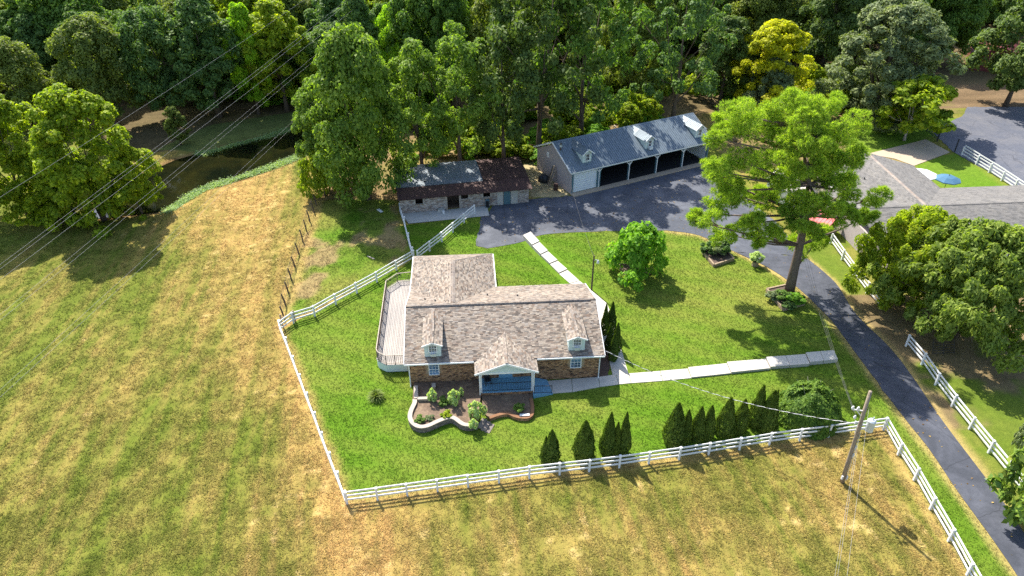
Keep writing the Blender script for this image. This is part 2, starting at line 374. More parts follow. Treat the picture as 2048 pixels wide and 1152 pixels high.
EAST = GP([(1600, 500), (1670, 565), (1711, 627), (1779, 695), (1885, 842), (2046, 1063), (2200, 1250), (2300, 700), (2200, 420), (1800, 420), (1640, 430)])
NYARD = GP([(1826, 332), (1905, 303), (2075, 398), (2300, 520), (2200, 560), (1970, 374), (1876, 376)])
MAPLE_LAWN = GP([(1700, 270), (1790, 235), (1930, 235), (1850, 285), (1735, 308), (1690, 300)])
PADDOCK = GP([(562, 650), (580, 560), (610, 470), (640, 395), (790, 400), (800, 452), (828, 520), (700, 580)])
DIRT = GP([(1060, 395), (1140, 392), (1110, 345), (1075, 320), (1045, 330)])
BACK = GP([(640, 230), (800, 200), (1420, 150), (1880, 150), (1700, 262), (1690, 300), (1600, 330), (1450, 330), (1420, 250), (1090, 330), (800, 400), (640, 400)])
TRACK = GP([(1870, 232), (1860, 150), (1900, 60), (2400, 60), (2400, 216), (1935, 214)])
FOREST = [(-400, 96), (-62, 96), (-52, 90), (-46, 92), (-34, 106), (-22, 99), (-8, 96), (5, 96), (30, 108), (46, 112), (60, 118), (90, 122), (400, 122), (400, 900), (-400, 900)]
NLOT = GP([(1862, 262), (1925, 232), (1935, 214), (2300, 214), (2400, 560), (2075, 398), (1905, 303)])

def ground_colour(x, y):
    """real surface colour of the ground at world points"""
    n1 = fbm(x, y, .06); n2 = fbm(x + 40, y - 13, .22); n3 = fbm(x - 7, y + 31, .9, 3)
    px, py = PX(x, y, 0 * x)
    # open field: dry hay-coloured band beside the fence, greener to the west
    n4 = fbm(x * 2.6 + .42 * y, y * .16, 1.0, 4); n5 = fbm(x * .5 + .08 * y, y * .05, 1.0, 3)
    dry = .34 + .5 * (n1 - .5) + .3 * (n2 - .5) + .4 * (n3 - .5) + .85 * (n4 - .5) + .7 * (n5 - .5)
    ax = px + (py - 600) * -.28
    dry = dry + .5 * np.exp(-((ax - 545) / 115) ** 2) - .24 * sstep(430, 120, ax)
    dry = dry + .16 * sstep(1000, 1060, py) * sstep(600, 800, px)
    # mowing lines running along the field
    st = np.sin((x + .16 * y) * 1.55 + 2.2 * n2) * .09 + np.sin((x + .16 * y) * 4.1 + 3 * n2) * .06
    dry = dry + st * sstep(0, 400, px) * (px < 760)
    polex = np.hypot(x - 23.3, y - 33.8); dry = dry + .45 * np.exp(-(polex / 4.2) ** 2)
    dry = np.clip(dry, 0, 1)[:, None]
    g = np.array([.135, .165, .024]); tan = np.array([.4, .26, .1])
    c = g * (1 - dry) + tan * dry
    c = c * (0.9 + .3 * (n3 - .5))[:, None]
    # pale straw scraps
    sc = sstep(.66, .78, fbm(x + 3, y * 1.4, 1.3, 3)) * .5 * (dry[:, 0] > .5); c = c * (1 - sc[:, None]) + np.array([.62, .47, .22]) * sc[:, None]
    def put(mask, cc, soft=1.0):
        nonlocal c
        k = (mask * soft)[:, None]; c = c * (1 - k) + cc * k
    def lawn(d0):
        d = np.clip(d0 + .1 + .7 * (n1 - .5) + .35 * (n2 - .5) + .2 * (n3 - .5), 0, .85)[:, None]
        return np.array([.092, .178, .012]) * (1 - d) + np.array([.25, .23, .06]) * d
    yard = inside(x, y, FENCE_YARD)
    dq = .1 + .3 * np.exp(-(((px - 1500) / 120) ** 2 + ((py - 600) / 45) ** 2)) + .22 * np.exp(-(((px - 640) / 60) ** 2 + ((py - 720) / 90) ** 2))
    dq = dq + .09 * np.sin((x * .35 + y * .9) * 2.6 + 1.5 * n2) - .02
    put(yard, lawn(dq))
    put(inside(x, y, STRIP), lawn(.12 + 0 * x))
    east = inside(x, y, EAST); de = .2 + .45 * sstep(.45, .6, n2)
    put(east, lawn(de) * .8); eb = east & (px > 1690) & (py > 590) & (py < 860)
    put(eb, np.array([.2, .145, .085]) * (0.8 + .6 * (n3 - .3))[:, None], sstep(.38, .55, n2 + .14 * (py < 760)))
    edge = np.minimum(dist_line(x, y, GP(DRIVE_L)), dist_line(x, y, GP(DRIVE_R)))
    put(1.0 * ((edge < 1.6) & (py > 440)), np.array([.4, .29, .13]) * (.8 + .5 * n3)[:, None], .75 * sstep(.75, .1, edge + .5 * (n3 - .5)))
    pd = inside(x, y, PADDOCK); dp = .3 + 1.1 * (n2 - .45)
    put(pd, lawn(dp) * .95); put(pd, np.array([.3, .2, .12]), .75 * sstep(.52, .64, fbm(x, y, .3, 3)))
    for line in ([(560, 655), (694, 1005)], [(694, 1005), (1764, 862)], [(1764, 862), (1933, 1150)], [(565, 650), (640, 400)]):
        d = dist_line(x, y, GP(line)); put(np.ones_like(x), np.array([.42, .28, .12]) * (.75 + .5 * n3)[:, None], .65 * sstep(.9, .15, d + .7 * (n3 - .5)))
    put(inside(x, y, NYARD), lawn(.02 + 0 * x) * 1.05); put(inside(x, y, MAPLE_LAWN), lawn(.1 + 0 * x))
    put(inside(x, y, BACK), np.array([.24, .165, .09]) * (.5 + .9 * n3)[:, None], .5 + .5 * sstep(.42, .55, n2))
    put(inside(x, y, TRACK), np.array([.17, .115, .075]) * (.5 + n3)[:, None])
    put(inside(x, y, DIRT), np.array([.42, .34, .22]) * (.7 + .6 * n3)[:, None])
    put(inside(x, y, FOREST), np.array([.12, .09, .05]) * (.6 + .8 * n3)[:, None], .8 + .2 * sstep(.3, .5, n2))
    put(inside(x, y, GP([(310, 300), (420, 250), (640, 215), (660, 245), (560, 262), (400, 300)])), np.array([.13, .15, .05]) * (.7 + .6 * n3)[:, None])
    pd = dist_line(x, y, POND + POND[:1]); put(1.0 * (pd < 1.4), np.array([.22, .13, .07]) * (.7 + .6 * n3)[:, None], .8 * sstep(1.2, .3, pd))
    return np.clip(c, .005, .8)
def ground_z(x, y):
    ins = inside(x, y, POND); d = dist_line(x, y, POND + POND[:1])
    z = np.where(ins, -.55 - .5 * sstep(0, 2.5, d), -.5 * (1 - sstep(0, 2.6, d)))
    field = ~inside(x, y, FENCE_YARD)
    z = z + np.where(field & (d > 2.5), .05 * (fbm(x, y, 1.6, 3) - .75), 0)
    return z

# ------------------------------------------------------------------ ground sheet
def axis(a, b, step, far0, far1):
    mid = list(np.arange(a, b, step)); lo = []; hi = []; s = step; p = a
    while p > far0: s = min(s * 1.25, 60); p -= s; lo.append(p)
    s = step; p = mid[-1]
    while p < far1: s = min(s * 1.25, 60); p += s; hi.append(p)
    return np.array(lo[::-1] + mid + hi)
xs = axis(-48, 52, .36, -900, 900); ys = axis(23, 110, .36, -200, 1500)
X, Y = np.meshgrid(xs, ys); gx, gy = X.ravel(), Y.ravel()
gz = ground_z(gx, gy); gc = ground_colour(gx, gy)
me = bpy.data.meshes.new('ground'); nx, ny = len(xs), len(ys)
idx = np.arange(nx * ny).reshape(ny, nx)
F = np.stack([idx[:-1, :-1], idx[:-1, 1:], idx[1:, 1:], idx[1:, :-1]], -1).reshape(-1, 4)
me.vertices.add(nx * ny); me.vertices.foreach_set('co', np.stack([gx, gy, gz], 1).astype(np.float32).ravel())
me.loops.add(len(F) * 4); me.loops.foreach_set('vertex_index', F.astype(np.int32).ravel())
me.polygons.add(len(F)); me.polygons.foreach_set('loop_start', np.arange(0, len(F) * 4, 4, dtype=np.int32))
ca = me.color_attributes.new('gcol', 'FLOAT_COLOR', 'POINT'); ca.data.foreach_set('color', np.concatenate([gc, np.ones((len(gc), 1))], 1).astype(np.float32).ravel())
me.materials.append(M['ground']); me.update(); me.validate(); me.polygons.foreach_set('use_smooth', [True] * len(F))
o = obj('ground', me); o['kind'] = 'structure'
o = MB().prism([tuple(p) for p in POND], -.9, -.42).build('water', M['water']); o['kind'] = 'structure'

def smooth_line(pts, n=6):
    out = []; P = [Vector((p[0], p[1], 0)) for p in pts]
    for i in range(len(P) - 1):
        p0 = P[max(i - 1, 0)]; p1 = P[i]; p2 = P[i + 1]; p3 = P[min(i + 2, len(P) - 1)]
        for k in range(n):
            t = k / n; out.append(.5 * ((2 * p1) + (p2 - p0) * t + (2 * p0 - 5 * p1 + 4 * p2 - p3) * t * t + (3 * p1 - p0 - 3 * p2 + p3) * t ** 3))
    out.append(P[-1]); return out
def sheet(name, poly, z, m, kind='structure', jit=.13):
    """flat sheet with an uneven edge, filled by triangulation"""
    import bmesh
    pts = []
    n = len(poly)
    for i in range(n):
        a = Vector((poly[i][0], poly[i][1], z)); b = Vector((poly[(i + 1) % n][0], poly[(i + 1) % n][1], z)); L = (b - a).length
        k = max(1, int(L / .6)); 
        for j in range(k):
            q = a.lerp(b, j / k); pts.append(q + Vector((rnd.uniform(-jit, jit), rnd.uniform(-jit, jit), 0)) if j else q)
    bm = bmesh.new(); vs = [bm.verts.new(p) for p in pts]; bm.faces.new(vs)
    bmesh.ops.triangulate(bm, faces=bm.faces[:]); bmesh.ops.recalc_face_normals(bm, faces=bm.faces)
    me = bpy.data.meshes.new(name); bm.to_mesh(me); bm.free(); me.materials.append(m)
    if len(me.polygons) and me.polygons[0].normal.z < 0: me.flip_normals()
    o = obj(name, me); o['kind'] = kind; return o
dl = smooth_line(GP(DRIVE_L)); dr = smooth_line(GP(DRIVE_R))
lot = GP([(1608, 512), (1560, 452), (1500, 400), (1440, 352), (1424, 326), (1413, 328), (1143, 392), (1060, 398), (985, 412), (978, 430), (962, 434), (952, 492), (975, 497)]) + smooth_line(GP([(975, 497), (1040, 485), (1090, 469), (1200, 463), (1333, 461)]))
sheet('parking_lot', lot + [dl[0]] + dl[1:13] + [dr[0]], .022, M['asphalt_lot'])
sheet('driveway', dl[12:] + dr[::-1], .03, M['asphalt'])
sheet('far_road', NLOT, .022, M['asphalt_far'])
sheet('concrete_apron', GP([(1735, 308), (1852, 279), (1900, 305), (1828, 332), (1790, 318)]), .04, M['concrete_tan'], jit=.0)

# ------------------------------------------------------------------ generic building pieces
def frame3(poly):
    P = [Vector(p) for p in poly]; n = (P[1] - P[0]).cross(P[2] - P[0]).normalized()
    if n.z < 0: n = -n
    u = Vector((0, 0, 1)).cross(n).normalized(); s = n.cross(u)
    o = min(P, key=lambda p: p.dot(s)); return o, u, s, n, [((p - o).dot(u), (p - o).dot(s)) for p in P]
def span(poly, b):
    xs = []
    for i in range(len(poly)):
        (a0, b0), (a1, b1) = poly[i], poly[(i + 1) % len(poly)]
        if (b0 <= b) != (b1 <= b): xs.append(a0 + (a1 - a0) * (b - b0) / (b1 - b0))
    return (min(xs), max(xs)) if len(xs) > 1 else None
def shingles(name, poly3, m, parent, tw=.27, ch=.125, lift=.014):
    o, u, s, n, p2 = frame3(poly3); V = []; top = max(b for _, b in p2); b = 0.0; r = 0
    while b < top:
        sp_ = span(p2, min(b + ch * .5, top - .001))
        if sp_:
            a = sp_[0] - rnd.random() * tw
            while a < sp_[1]:
                w = tw * rnd.choice((.55, .8, 1, 1, 1.25)); a0 = max(a, sp_[0]); a1 = min(a + w - .008, sp_[1])
                if a1 - a0 > .03:
                    l = lift * rnd.uniform(.7, 1.6); b1 = b + ch + .03
                    q = [o + u * a0 + s * b + n * l, o + u * a1 + s * b + n * l, o + u * a1 + s * b1 + n * .003, o + u * a0 + s * b1 + n * .003]
                    V.append((q, [o + u * a0 + s * b - n * .002, o + u * a1 + s * b - n * .002]))
                a += w
        b += ch; r += 1
    mb = MB()
    for q, e in V: mb.v += [tuple(x) for x in q + e]
    mb.f = [f for i in range(len(V)) for f in ((i * 6, i * 6 + 1, i * 6 + 2, i * 6 + 3), (i * 6 + 4, i * 6 + 5, i * 6 + 1, i * 6))]
    me = bpy.data.meshes.new(name); me.from_pydata(mb.v, [], mb.f); me.materials.append(m); me.update()
    ob = obj(name, me, parent); ob['kind'] = 'stuff'; return ob
def ridge_cap(name, a, b, m, parent, w=.2, step=.24, lift=.03):
    a, b = Vector(a), Vector(b); d = b - a; L = d.length; d.normalize(); x = d.cross(Vector((0, 0, 1))).normalized(); up = x.cross(d)
    mb = MB(); k = 0.0
    while k < L:
        e = min(k + step + .05, L); p, q = a + d * k, a + d * e
        mb.add([p + x * w - up * .085 + up * (lift + .012), p + up * (lift + .012), p - x * w - up * .085 + up * (lift + .012), q + x * w - up * .085 + up * lift, q + up * lift, q - x * w - up * .085 + up * lift,
                p + x * w - up * .1, p - x * w - up * .1], [(0, 1, 4, 3), (1, 2, 5, 4), (6, 1, 0), (1, 7, 2)])
        k += step
    me = bpy.data.meshes.new(name); me.from_pydata(mb.v, [], mb.f); me.materials.append(m); me.update()
    return obj(name, me, parent)
def bricks(name, o, u, n, w, h, m, parent, holes=(), bl=.23, bh=.08, gap=.012, proud=.014):
    """running-bond bricks proud of a wall face; o lower corner, u along, n outward, holes (a0,a1,z0,z1)"""
    o, u, n = Vector(o), Vector(u), Vector(n); up = Vector((0, 0, 1)); mb = MB(); r = 0; z = 0.0
    while z < h - .02:
        a = -bl / 2 if r % 2 else 0.0; z1 = min(z + bh - gap, h)
        while a < w:
            a0 = max(a, 0); a1 = min(a + bl - gap, w)
            if a1 - a0 > .03 and not any(a1 > H[0] and a0 < H[1] and z1 > H[2] and z < H[3] for H in holes):
                pr = proud * rnd.uniform(.6, 1.4); b = [o + u * a0 + up * z, o + u * a1 + up * z, o + u * a1 + up * z1, o + u * a0 + up * z1]
                mb.add(b + [p + n * pr for p in b], [(4, 5, 6, 7), (0, 1, 5, 4), (1, 2, 6, 5), (2, 3, 7, 6), (3, 0, 4, 7)])
            a += bl
        z += bh; r += 1
    ob = mb.build(name, m, parent); ob['kind'] = 'stuff'; return ob
def window(parent, c, w, h, u=(1, 0, 0), n=(0, -1, 0), cols=3, rows=4, name='window', glass='glass', fr='white', fw=.07):
    c, u, n = Vector(c), Vector(u), Vector(n); up = Vector((0, 0, 1)); mb = MB()
    for s in (-1, 1):
        mb.beam(c + u * s * (w / 2) - up * (h / 2 + fw / 2) + n * .02, c + u * s * (w / 2) + up * (h / 2 + fw / 2) + n * .02, fw, fw)
        mb.beam(c + up * s * (h / 2) - u * (w / 2 - fw / 2) + n * .02, c + up * s * (h / 2) + u * (w / 2 - fw / 2) + n * .02, fw, fw)
    for i in range(1, cols): x = -w / 2 + w * i / cols; mb.beam(c + u * x - up * (h / 2 - fw / 2) + n * .012, c + u * x + up * (h / 2 - fw / 2) + n * .012, .022, .03)
    for j in range(1, rows):
        z = -h / 2 + h * j / rows; t = .05 if j * 2 == rows else .022
        mb.beam(c + up * z - u * (w / 2 - fw / 2) + n * .016, c + up * z + u * (w / 2 - fw / 2) + n * .016, .034, t)
    f = mb.build(name, M[fr], parent)
    g = MB(); a = c - n * .01
    g.add([a - u * w / 2 - up * h / 2, a + u * w / 2 - up * h / 2, a + u * w / 2 + up * h / 2, a - u * w / 2 + up * h / 2], [(0, 1, 2, 3)])
    gl = g.build('pane', M[glass], f); return f
def downspout(parent, u, v, z1, z0=0.05, m='trim'):
    return MB().tube([(u, v - .12, z1), (u, v + .05, z1 - .2), (u, v + .05, z0 + .25), (u, v - .12, z0)], .05, 6).build('downspout', M[m], parent)

# ------------------------------------------------------------------ the brick house
HX, HY, HR = -8.52, 43.1, R(3.92)
house = thing('brick_house', 'single storey brick house with mottled brown shingle roof and two dormers', 'house', (HX, HY, 0), HR)
def HW(u, v, z=0): return Vector((HX + u * math.cos(HR) - v * math.sin(HR), HY + u * math.sin(HR) + v * math.cos(HR), z))
EZ, RZ = 2.7, 4.59
w = MB(); w.prism([(.35, .45), (15.65, .45), (15.65, 9.95), (7.35, 9.95), (7.35, 15.9), (.35, 15.9)], -.35, 2.66)
w.extr([(.5, 2.6), (9.9, 2.6), (5.2, 4.4)], 'u', .37, 15.63)
wall = w.build('wall', M['mortar'], house)
holes = [(2.28 - .35 - .47, 2.28 - .35 + .47, 1.55, 2.78), (13.77 - .35 - .5, 13.77 - .35 + .5, 1.6, 2.88), (7.6 - .35, 8.6 - .35, .3, 2.75)]
bricks('bricks', (.35, .45, -.35), (1, 0, 0), (0, -1, 0), 15.3, 3.0, M['brick'], wall, holes)
bricks('bricks', (15.65, .45, -.1), (0, 1, 0), (1, 0, 0), 9.5, 2.75, M['brick'], wall)
bricks('bricks', (.35, 15.9, -.1), (0, -1, 0), (-1, 0, 0), 15.45, 2.75, M['brick'], wall)
planes = [[(0, 0, EZ), (16, 0, EZ), (16, 5.2, RZ), (0, 5.2, RZ)], [(16, 5.2, RZ), (16, 10.4, EZ), (7.72, 10.4, EZ), (3.9, 5.2, RZ)],
          [(0, 5.2, RZ), (3.9, 5.2, RZ), (0, 10.4, EZ)], [(3.9, 5.2, RZ), (7.72, 10.4, EZ), (7.72, 16.3, EZ), (3.9, 12.15, RZ)],
          [(3.9, 5.2, RZ), (3.9, 12.15, RZ), (0, 16.3, EZ), (0, 10.4, EZ)], [(3.9, 12.15, RZ), (7.72, 16.3, EZ), (0, 16.3, EZ)]]
rb = MB()
for p in planes: rb.slab(p, .1)
roof = rb.build('roof', M['shingle_base'], house)
for p in planes: shingles('shingles', p, M['shingle'], roof)
ridge_cap('ridge_cap', (0.6, 5.2, RZ), (15.5, 5.2, RZ), M['ridge'], roof)
MB().beam((.6, 5.0, RZ - .03), (15.5, 5.0, RZ - .03), .03, .03).build('ridge_vent', M['iron'], roof)
ridge_cap('ridge_cap', (3.9, 12.2, RZ), (3.9, 5.6, RZ), M['ridge'], roof)
ridge_cap('hip_cap', (7.68, 16.26, EZ), (3.9, 12.15, RZ), M['ridge'], roof, .13)
ridge_cap('hip_cap', (.04, 16.26, EZ), (3.9, 12.15, RZ), M['ridge'], roof, .13)
for a, b in (((0, -.04, EZ - .1), (5.5, -.04, EZ - .1)), ((10.55, -.04, EZ - .1), (16, -.04, EZ - .1)), ((7.78, 10.5, EZ - .1), (7.78, 16.3, EZ - .1)), ((16, 10.44, EZ - .1), (7.8, 10.44, EZ - .1)), ((-.03, 16.3, EZ - .1), (-.03, 10.4, EZ - .1)), ((0, 16.34, EZ - .1), (7.72, 16.34, EZ - .1))):
    MB().beam(a, b, .1, .12).build('gutter', M['trim'], house)
for u_ in (-.03, 16.03):
    MB().beam((u_, 0, EZ - .08), (u_, 5.2, RZ - .08), .05, .18).beam((u_, 5.2, RZ - .081), (u_, 10.4, EZ - .081), .05, .18).build('rake_board', M['trim'], house)
for u_, v_ in ((.3, .36), (15.72, .36)): downspout(house, u_, v_, EZ - .12, -.1)
for uu, vv in ((1.5, 7.0), (2.4, 6.4), (6.9, 7.6), (9.5, 7.0)):
    z = RZ - (vv - 5.2) * (RZ - EZ) / 5.2; MB().tube([(uu, vv, z - .1), (uu, vv, z + .18)], .045, 8).tube([(uu, vv, z + .0), (uu, vv, z + .05)], .09, 8).build('vent_pipe', M['iron'], roof)
window(house, (2.28, .42, 1.66), .78, 1.1, cols=3, rows=4); window(house, (13.77, .42, 1.76), .84, 1.12, cols=3, rows=4)
mz = lambda v: EZ + v * (RZ - EZ) / 5.2
def dormer(c):
    d = MB(); d.extr([(.53, mz(.53) - .05), (.53, 4.2), (4.13, 4.2)], 'u', c - .66, c + .66)
    d.extr([(c - .66, 4.15), (c + .66, 4.15), (c, 4.42)], 'v', .532, .7)
    dm = d.build('dormer', M['siding'], house)
    pl = [[(c - .8, .26, 4.14), (c, .26, 4.47), (c, 4.87, 4.47), (c - .8, 3.97, 4.14)], [(c, .26, 4.47), (c + .8, .26, 4.14), (c + .8, 3.97, 4.14), (c, 4.87, 4.47)]]
    r = MB()
    for p in pl: r.slab(p, .06)
    r.build('dormer_roof', M['shingle_base'], dm)
    for p in pl: shingles('shingles', p, M['shingle'], dm, .3, .14)
    ridge_cap('ridge_cap', (c, .27, 4.47), (c, 4.8, 4.47), M['ridge'], dm, .13)
    MB().beam((c - .82, .24, 4.1), (c, .24, 4.43), .04, .12).beam((c, .238, 4.43), (c + .82, .238, 4.1), .04, .12).build('rake_board', M['trim'], dm)
    window(dm, (c + .02, .5, 3.72), .64, .66, cols=3, rows=4, glass='glass_dark', fw=.08)
    MB().box((c + .02, .42, 3.2), (.42, .3, .26)).build('air_conditioner', M['grey_metal'], dm)
    return dm
dormer(2.28); dormer(13.77)
# porch
pp = [[(5.54, -1.5, 2.6), (8.02, -1.5, 3.56), (8.02, 2.5, 3.56), (5.54, .06, 2.6)], [(8.02, -1.5, 3.56), (10.5, -1.5, 2.6), (10.5, .06, 2.6), (8.02, 2.5, 3.56)]]
r = MB()
for p in pp: r.slab(p, .09)
pr = r.build('porch_roof', M['shingle_base'], house)
for p in pp: shingles('shingles', p, M['shingle'], pr)
ridge_cap('ridge_cap', (8.02, -1.5, 3.56), (8.02, 2.35, 3.56), M['ridge'], pr, .16)
MB().extr([(5.7, 2.5), (10.34, 2.5), (8.02, 3.42)], 'v', -1.3, -1.22).build('gable_panel', M['siding'], house)
MB().beam((5.52, -1.53, 2.5), (8.02, -1.53, 3.47), .04, .16).beam((8.02, -1.532, 3.47), (10.52, -1.532, 2.5), .04, .16).build('gable_trim', M['trim'], pr)
MB().box((8.02, -1.25, 2.42), (4.5, .16, .16)).build('porch_beam', M['trim'], house)
MB().box((8.02, -.45, 2.46), (4.4, 1.6, .04)).build('porch_ceiling', M['siding'], house)
for u_ in (6.0, 10.06):
    MB().box((u_, -1.25, 1.42), (.14, .14, 1.86)).box((u_, -1.25, .54), (.2, .2, .1)).box((u_, -1.25, 2.3), (.2, .2, .08)).build('porch_column', M['white'], house)
    downspout(house, u_ + (-.1 if u_ < 8 else .12), -1.48, 2.5, .0)
pf = MB().box((8.03, -.45, .2), (4.2, 1.72, .46)).build('porch_floor', M['mortar'], house)
bricks('bricks', (5.93, -1.31, -.1), (1, 0, 0), (0, -1, 0), 4.2, .54, M['brick'], pf)
pk = MB().box((0, 0, 0), (4.3, .135, .03)).mesh('porch_plank', M['blue_deck'])
for i in range(12): piece('plank', pk, pf, (8.03, -1.27 + i * .147, .455))
MB().box((8.05, .44, 1.35), (.95, .06, 2.05)).box((7.55, .425, 1.35), (.09, .1, 2.1)).box((8.55, .425, 1.35), (.09, .1, 2.1)).build('front_door', M['blue_deck'], house)
def railing(name, pts, h, m, parent, step=.13, br=.012, rail=.04, posts=True, low=.1, tops='iron'):
    """pts: floor points; a top rail, a bottom rail, posts and one baluster object per bar"""
    pts = [Vector(p) for p in pts]; mb = MB(); up = Vector((0, 0, 1))
    for a, b in zip(pts[:-1], pts[1:]): mb.beam(a + up * h, b + up * h, rail * 1.6, rail); mb.beam(a + up * low, b + up * low, rail, rail * .8)
    ro = mb.build(name, M[tops], parent)
    bar = bpy.data.meshes.get('bar_%s_%.2f' % (m, h)) or MB().box((0, 0, (h + low) / 2), (br * 2, br * 2, h - low)).mesh('bar_%s_%.2f' % (m, h), M[m])
    pst = bpy.data.meshes.get('rp_%s_%.2f' % (m, h)) or MB().box((0, 0, h / 2), (rail * 1.6, rail * 1.6, h + .06)).mesh('rp_%s_%.2f' % (m, h), M[m])
    for a, b in zip(pts[:-1], pts[1:]):
        L = (b - a).length; n = max(1, int(L / step))
        for i in range(1, n): piece('baluster', bar, ro, a.lerp(b, i / n))
    for p in pts: piece('post', pst, ro, p)
    return ro
railing('porch_railing', [(6.05, -1.22, .47), (10.0, -1.22, .47)], .85, 'iron', house, .14, .009, .03)
rp = MB().add([(10.13, -1.75, .44), (10.13, .35, .44), (11.45, .35, .06), (11.75, -1.4, .06), (10.13, -1.75, -.1), (10.13, .35, -.1), (11.45, .35, -.1), (11.75, -1.4, -.1)],
              [(0, 1, 2, 3), (4, 5, 6, 7), (0, 1, 5, 4), (1, 2, 6, 5), (2, 3, 7, 6), (3, 0, 4, 7)]).build('ramp', M['blue_deck'], house)
railing('ramp_railing', [(10.2, -1.66, .44), (11.65, -1.32, .07)], .8, 'iron', house, .16, .009, .03)
# chair on the porch
ch = thing('porch_chair', 'dark chair standing on the blue porch floor', 'chair', HW(6.55, -.25, .47), HR + .3)
MB().box((0, 0, .42), (.5, .48, .06)).build('seat', M['iron'], ch); MB().box((0, .24, .75), (.5, .05, .6)).build('backrest', M['iron'], ch)
for a in (-1, 1):
    for b in (-1, 1): MB().box((a * .22, b * .2, .2), (.05, .05, .4)).build('leg', M['iron'], ch)
    MB().box((a * .25, 0, .62), (.05, .45, .04)).build('armrest', M['iron'], ch)

# wooden deck on the west side
deck = thing('wooden_deck', 'bleached timber deck with dark baluster rail along the house side', 'deck', (HX, HY, 0), HR)
DZ = .85
dpoly = [(-.02, 2.2), (-1.75, 2.2), (-2.45, 2.75), (-2.6, 3.1), (-2.6, 13.5), (-1.6, 14.75), (-.02, 14.95)]
MB().prism(dpoly, .08, DZ - .06).build('skirt', M['siding'], deck)
nb = 18
for i in range(nb):
    u0 = -.03 - i * .145; uc = u0 - .07
    lo = 2.2 if uc > -1.75 else (2.2 + (-1.75 - uc) / .7 * .55 if uc > -2.45 else 3.0); hi = 14.9 if uc > -1.6 else 14.75 - (-1.6 - uc) * 1.25
    MB().box((uc, (lo + hi) / 2, DZ - .03), (.118, hi - lo, .035)).build('plank', M['deck'] if i % 3 else M['deck_b'], deck)
railing('railing', [(-.1, 2.24, DZ), (-1.0, 2.24, DZ), (-1.73, 2.24, DZ), (-2.42, 2.78, DZ), (-2.56, 3.2, DZ), (-2.56, 4.9, DZ), (-2.56, 6.6, DZ), (-2.56, 8.3, DZ), (-2.56, 10.0, DZ), (-2.56, 11.7, DZ), (-2.56, 13.48, DZ), (-1.6, 14.7, DZ), (-.1, 14.9, DZ)], .95, 'rail_dark', deck, .14, .014, .045, tops='cap_stone')

# back stairs
st = thing('back_stairs', 'small timber stair with pale baluster rails behind the house', 'stairs', HW(6.9, 16.5), HR)
for i in range(4): MB().box((0, .28 * i + .15, .62 - .16 * i), (1.25, .3, .05)).build('tread', M['deck'], st)
MB().beam((-.66, 0, .6), (-.66, 1.2, .05), .05, .2).build('stringer', M['timber'], st); MB().beam((.66, 0, .6), (.66, 1.2, .05), .05, .2).build('stringer', M['timber'], st)
MB().box((0, -.35, .68), (1.35, .7, .06)).build('landing', M['deck'], st)
railing('railing', [(-.66, -.6, .7), (-.66, .1, .65), (-.66, 1.25, .1)], .9, 'rail_dark', st, .13, .014, .04, tops='white')
railing('railing', [(.66, -.6, .7), (.66, .1, .65), (.66, 1.25, .1)], .9, 'rail_dark', st, .13, .014, .04, tops='white')
MB().box((0, 1.32, .75), (1.3, .04, .06)).build('gate_rail', M['rail_dark'], st)

# front planter terraces
def curve_wall(name, label, pts, h, th, m, cap, parent=None, z0=-.2, bricked=True, n=5):
    t = thing(name, label, 'planter wall', (HX, HY, 0), HR); L = smooth_line(pts, n)
    mb = MB(); cp_ = MB(); N = len(L)
    nr = []
    for i in range(N):
        d = (L[min(i + 1, N - 1)] - L[max(i - 1, 0)]).normalized(); nr.append(Vector((d.y, -d.x, 0)))
    for (dst, za, zb, w0, w1) in ((mb, z0, h - .06, 0, th), (cp_, h - .06, h, -.04, th + .04)):
        vs = []
        for i in range(N):
            a = L[i] - nr[i] * w0; b = L[i] - nr[i] * w1
            vs += [(a.x, a.y, za), (a.x, a.y, zb), (b.x, b.y, zb), (b.x, b.y, za)]
        fs = [(i * 4 + j, i * 4 + (j + 1) % 4, i * 4 + 4 + (j + 1) % 4, i * 4 + 4 + j) for i in range(N - 1) for j in range(4)] + [(0, 1, 2, 3), (N * 4 - 4, N * 4 - 3, N * 4 - 2, N * 4 - 1)]
        dst.add(vs, fs)
    wl = mb.build('wall', M['mortar'], t)
    for i in range(N - 1):
        d = L[i + 1] - L[i]; le = d.length
        if le > .05 and bricked: 
            pass
    bm_ = MB(); zz = z0
    while zz < h - .09:
        acc = rnd.random() * .2; i = 0
        pos_ = [0.0]
        for k in range(N - 1): pos_.append(pos_[-1] + (L[k + 1] - L[k]).length)
        def at(sv):
            sv = max(0, min(sv, pos_[-1] - 1e-4))
            for k in range(N - 1):
                if pos_[k + 1] >= sv:
                    f = (sv - pos_[k]) / (pos_[k + 1] - pos_[k]); return L[k].lerp(L[k + 1], f), nr[k].lerp(nr[k + 1], f)
        sv = -acc
        while sv < pos_[-1]:
            s0, s1 = max(sv, 0), min(sv + .21, pos_[-1])
            if s1 - s0 > .04:
                (p, np_), (q, nq) = at(s0), at(s1); o_ = .015 * rnd.uniform(.6, 1.5)
                vs = [(p.x, p.y, zz), (q.x, q.y, zz), (q.x, q.y, zz + .07), (p.x, p.y, zz + .07)]
                vs += [(p.x + np_.x * o_, p.y + np_.y * o_, zz), (q.x + nq.x * o_, q.y + nq.y * o_, zz), (q.x + nq.x * o_, q.y + nq.y * o_, zz + .07), (p.x + np_.x * o_, p.y + np_.y * o_, zz + .07)]
                bm_.add(vs, [(4, 5, 6, 7), (0, 1, 5, 4), (1, 2, 6, 5), (2, 3, 7, 6), (3, 0, 4, 7)])
            sv += .225
        zz += .08
    b = bm_.build('bricks', M[m], wl); b['kind'] = 'stuff'
    cp_.build('coping', M[cap], t)
    return t, L
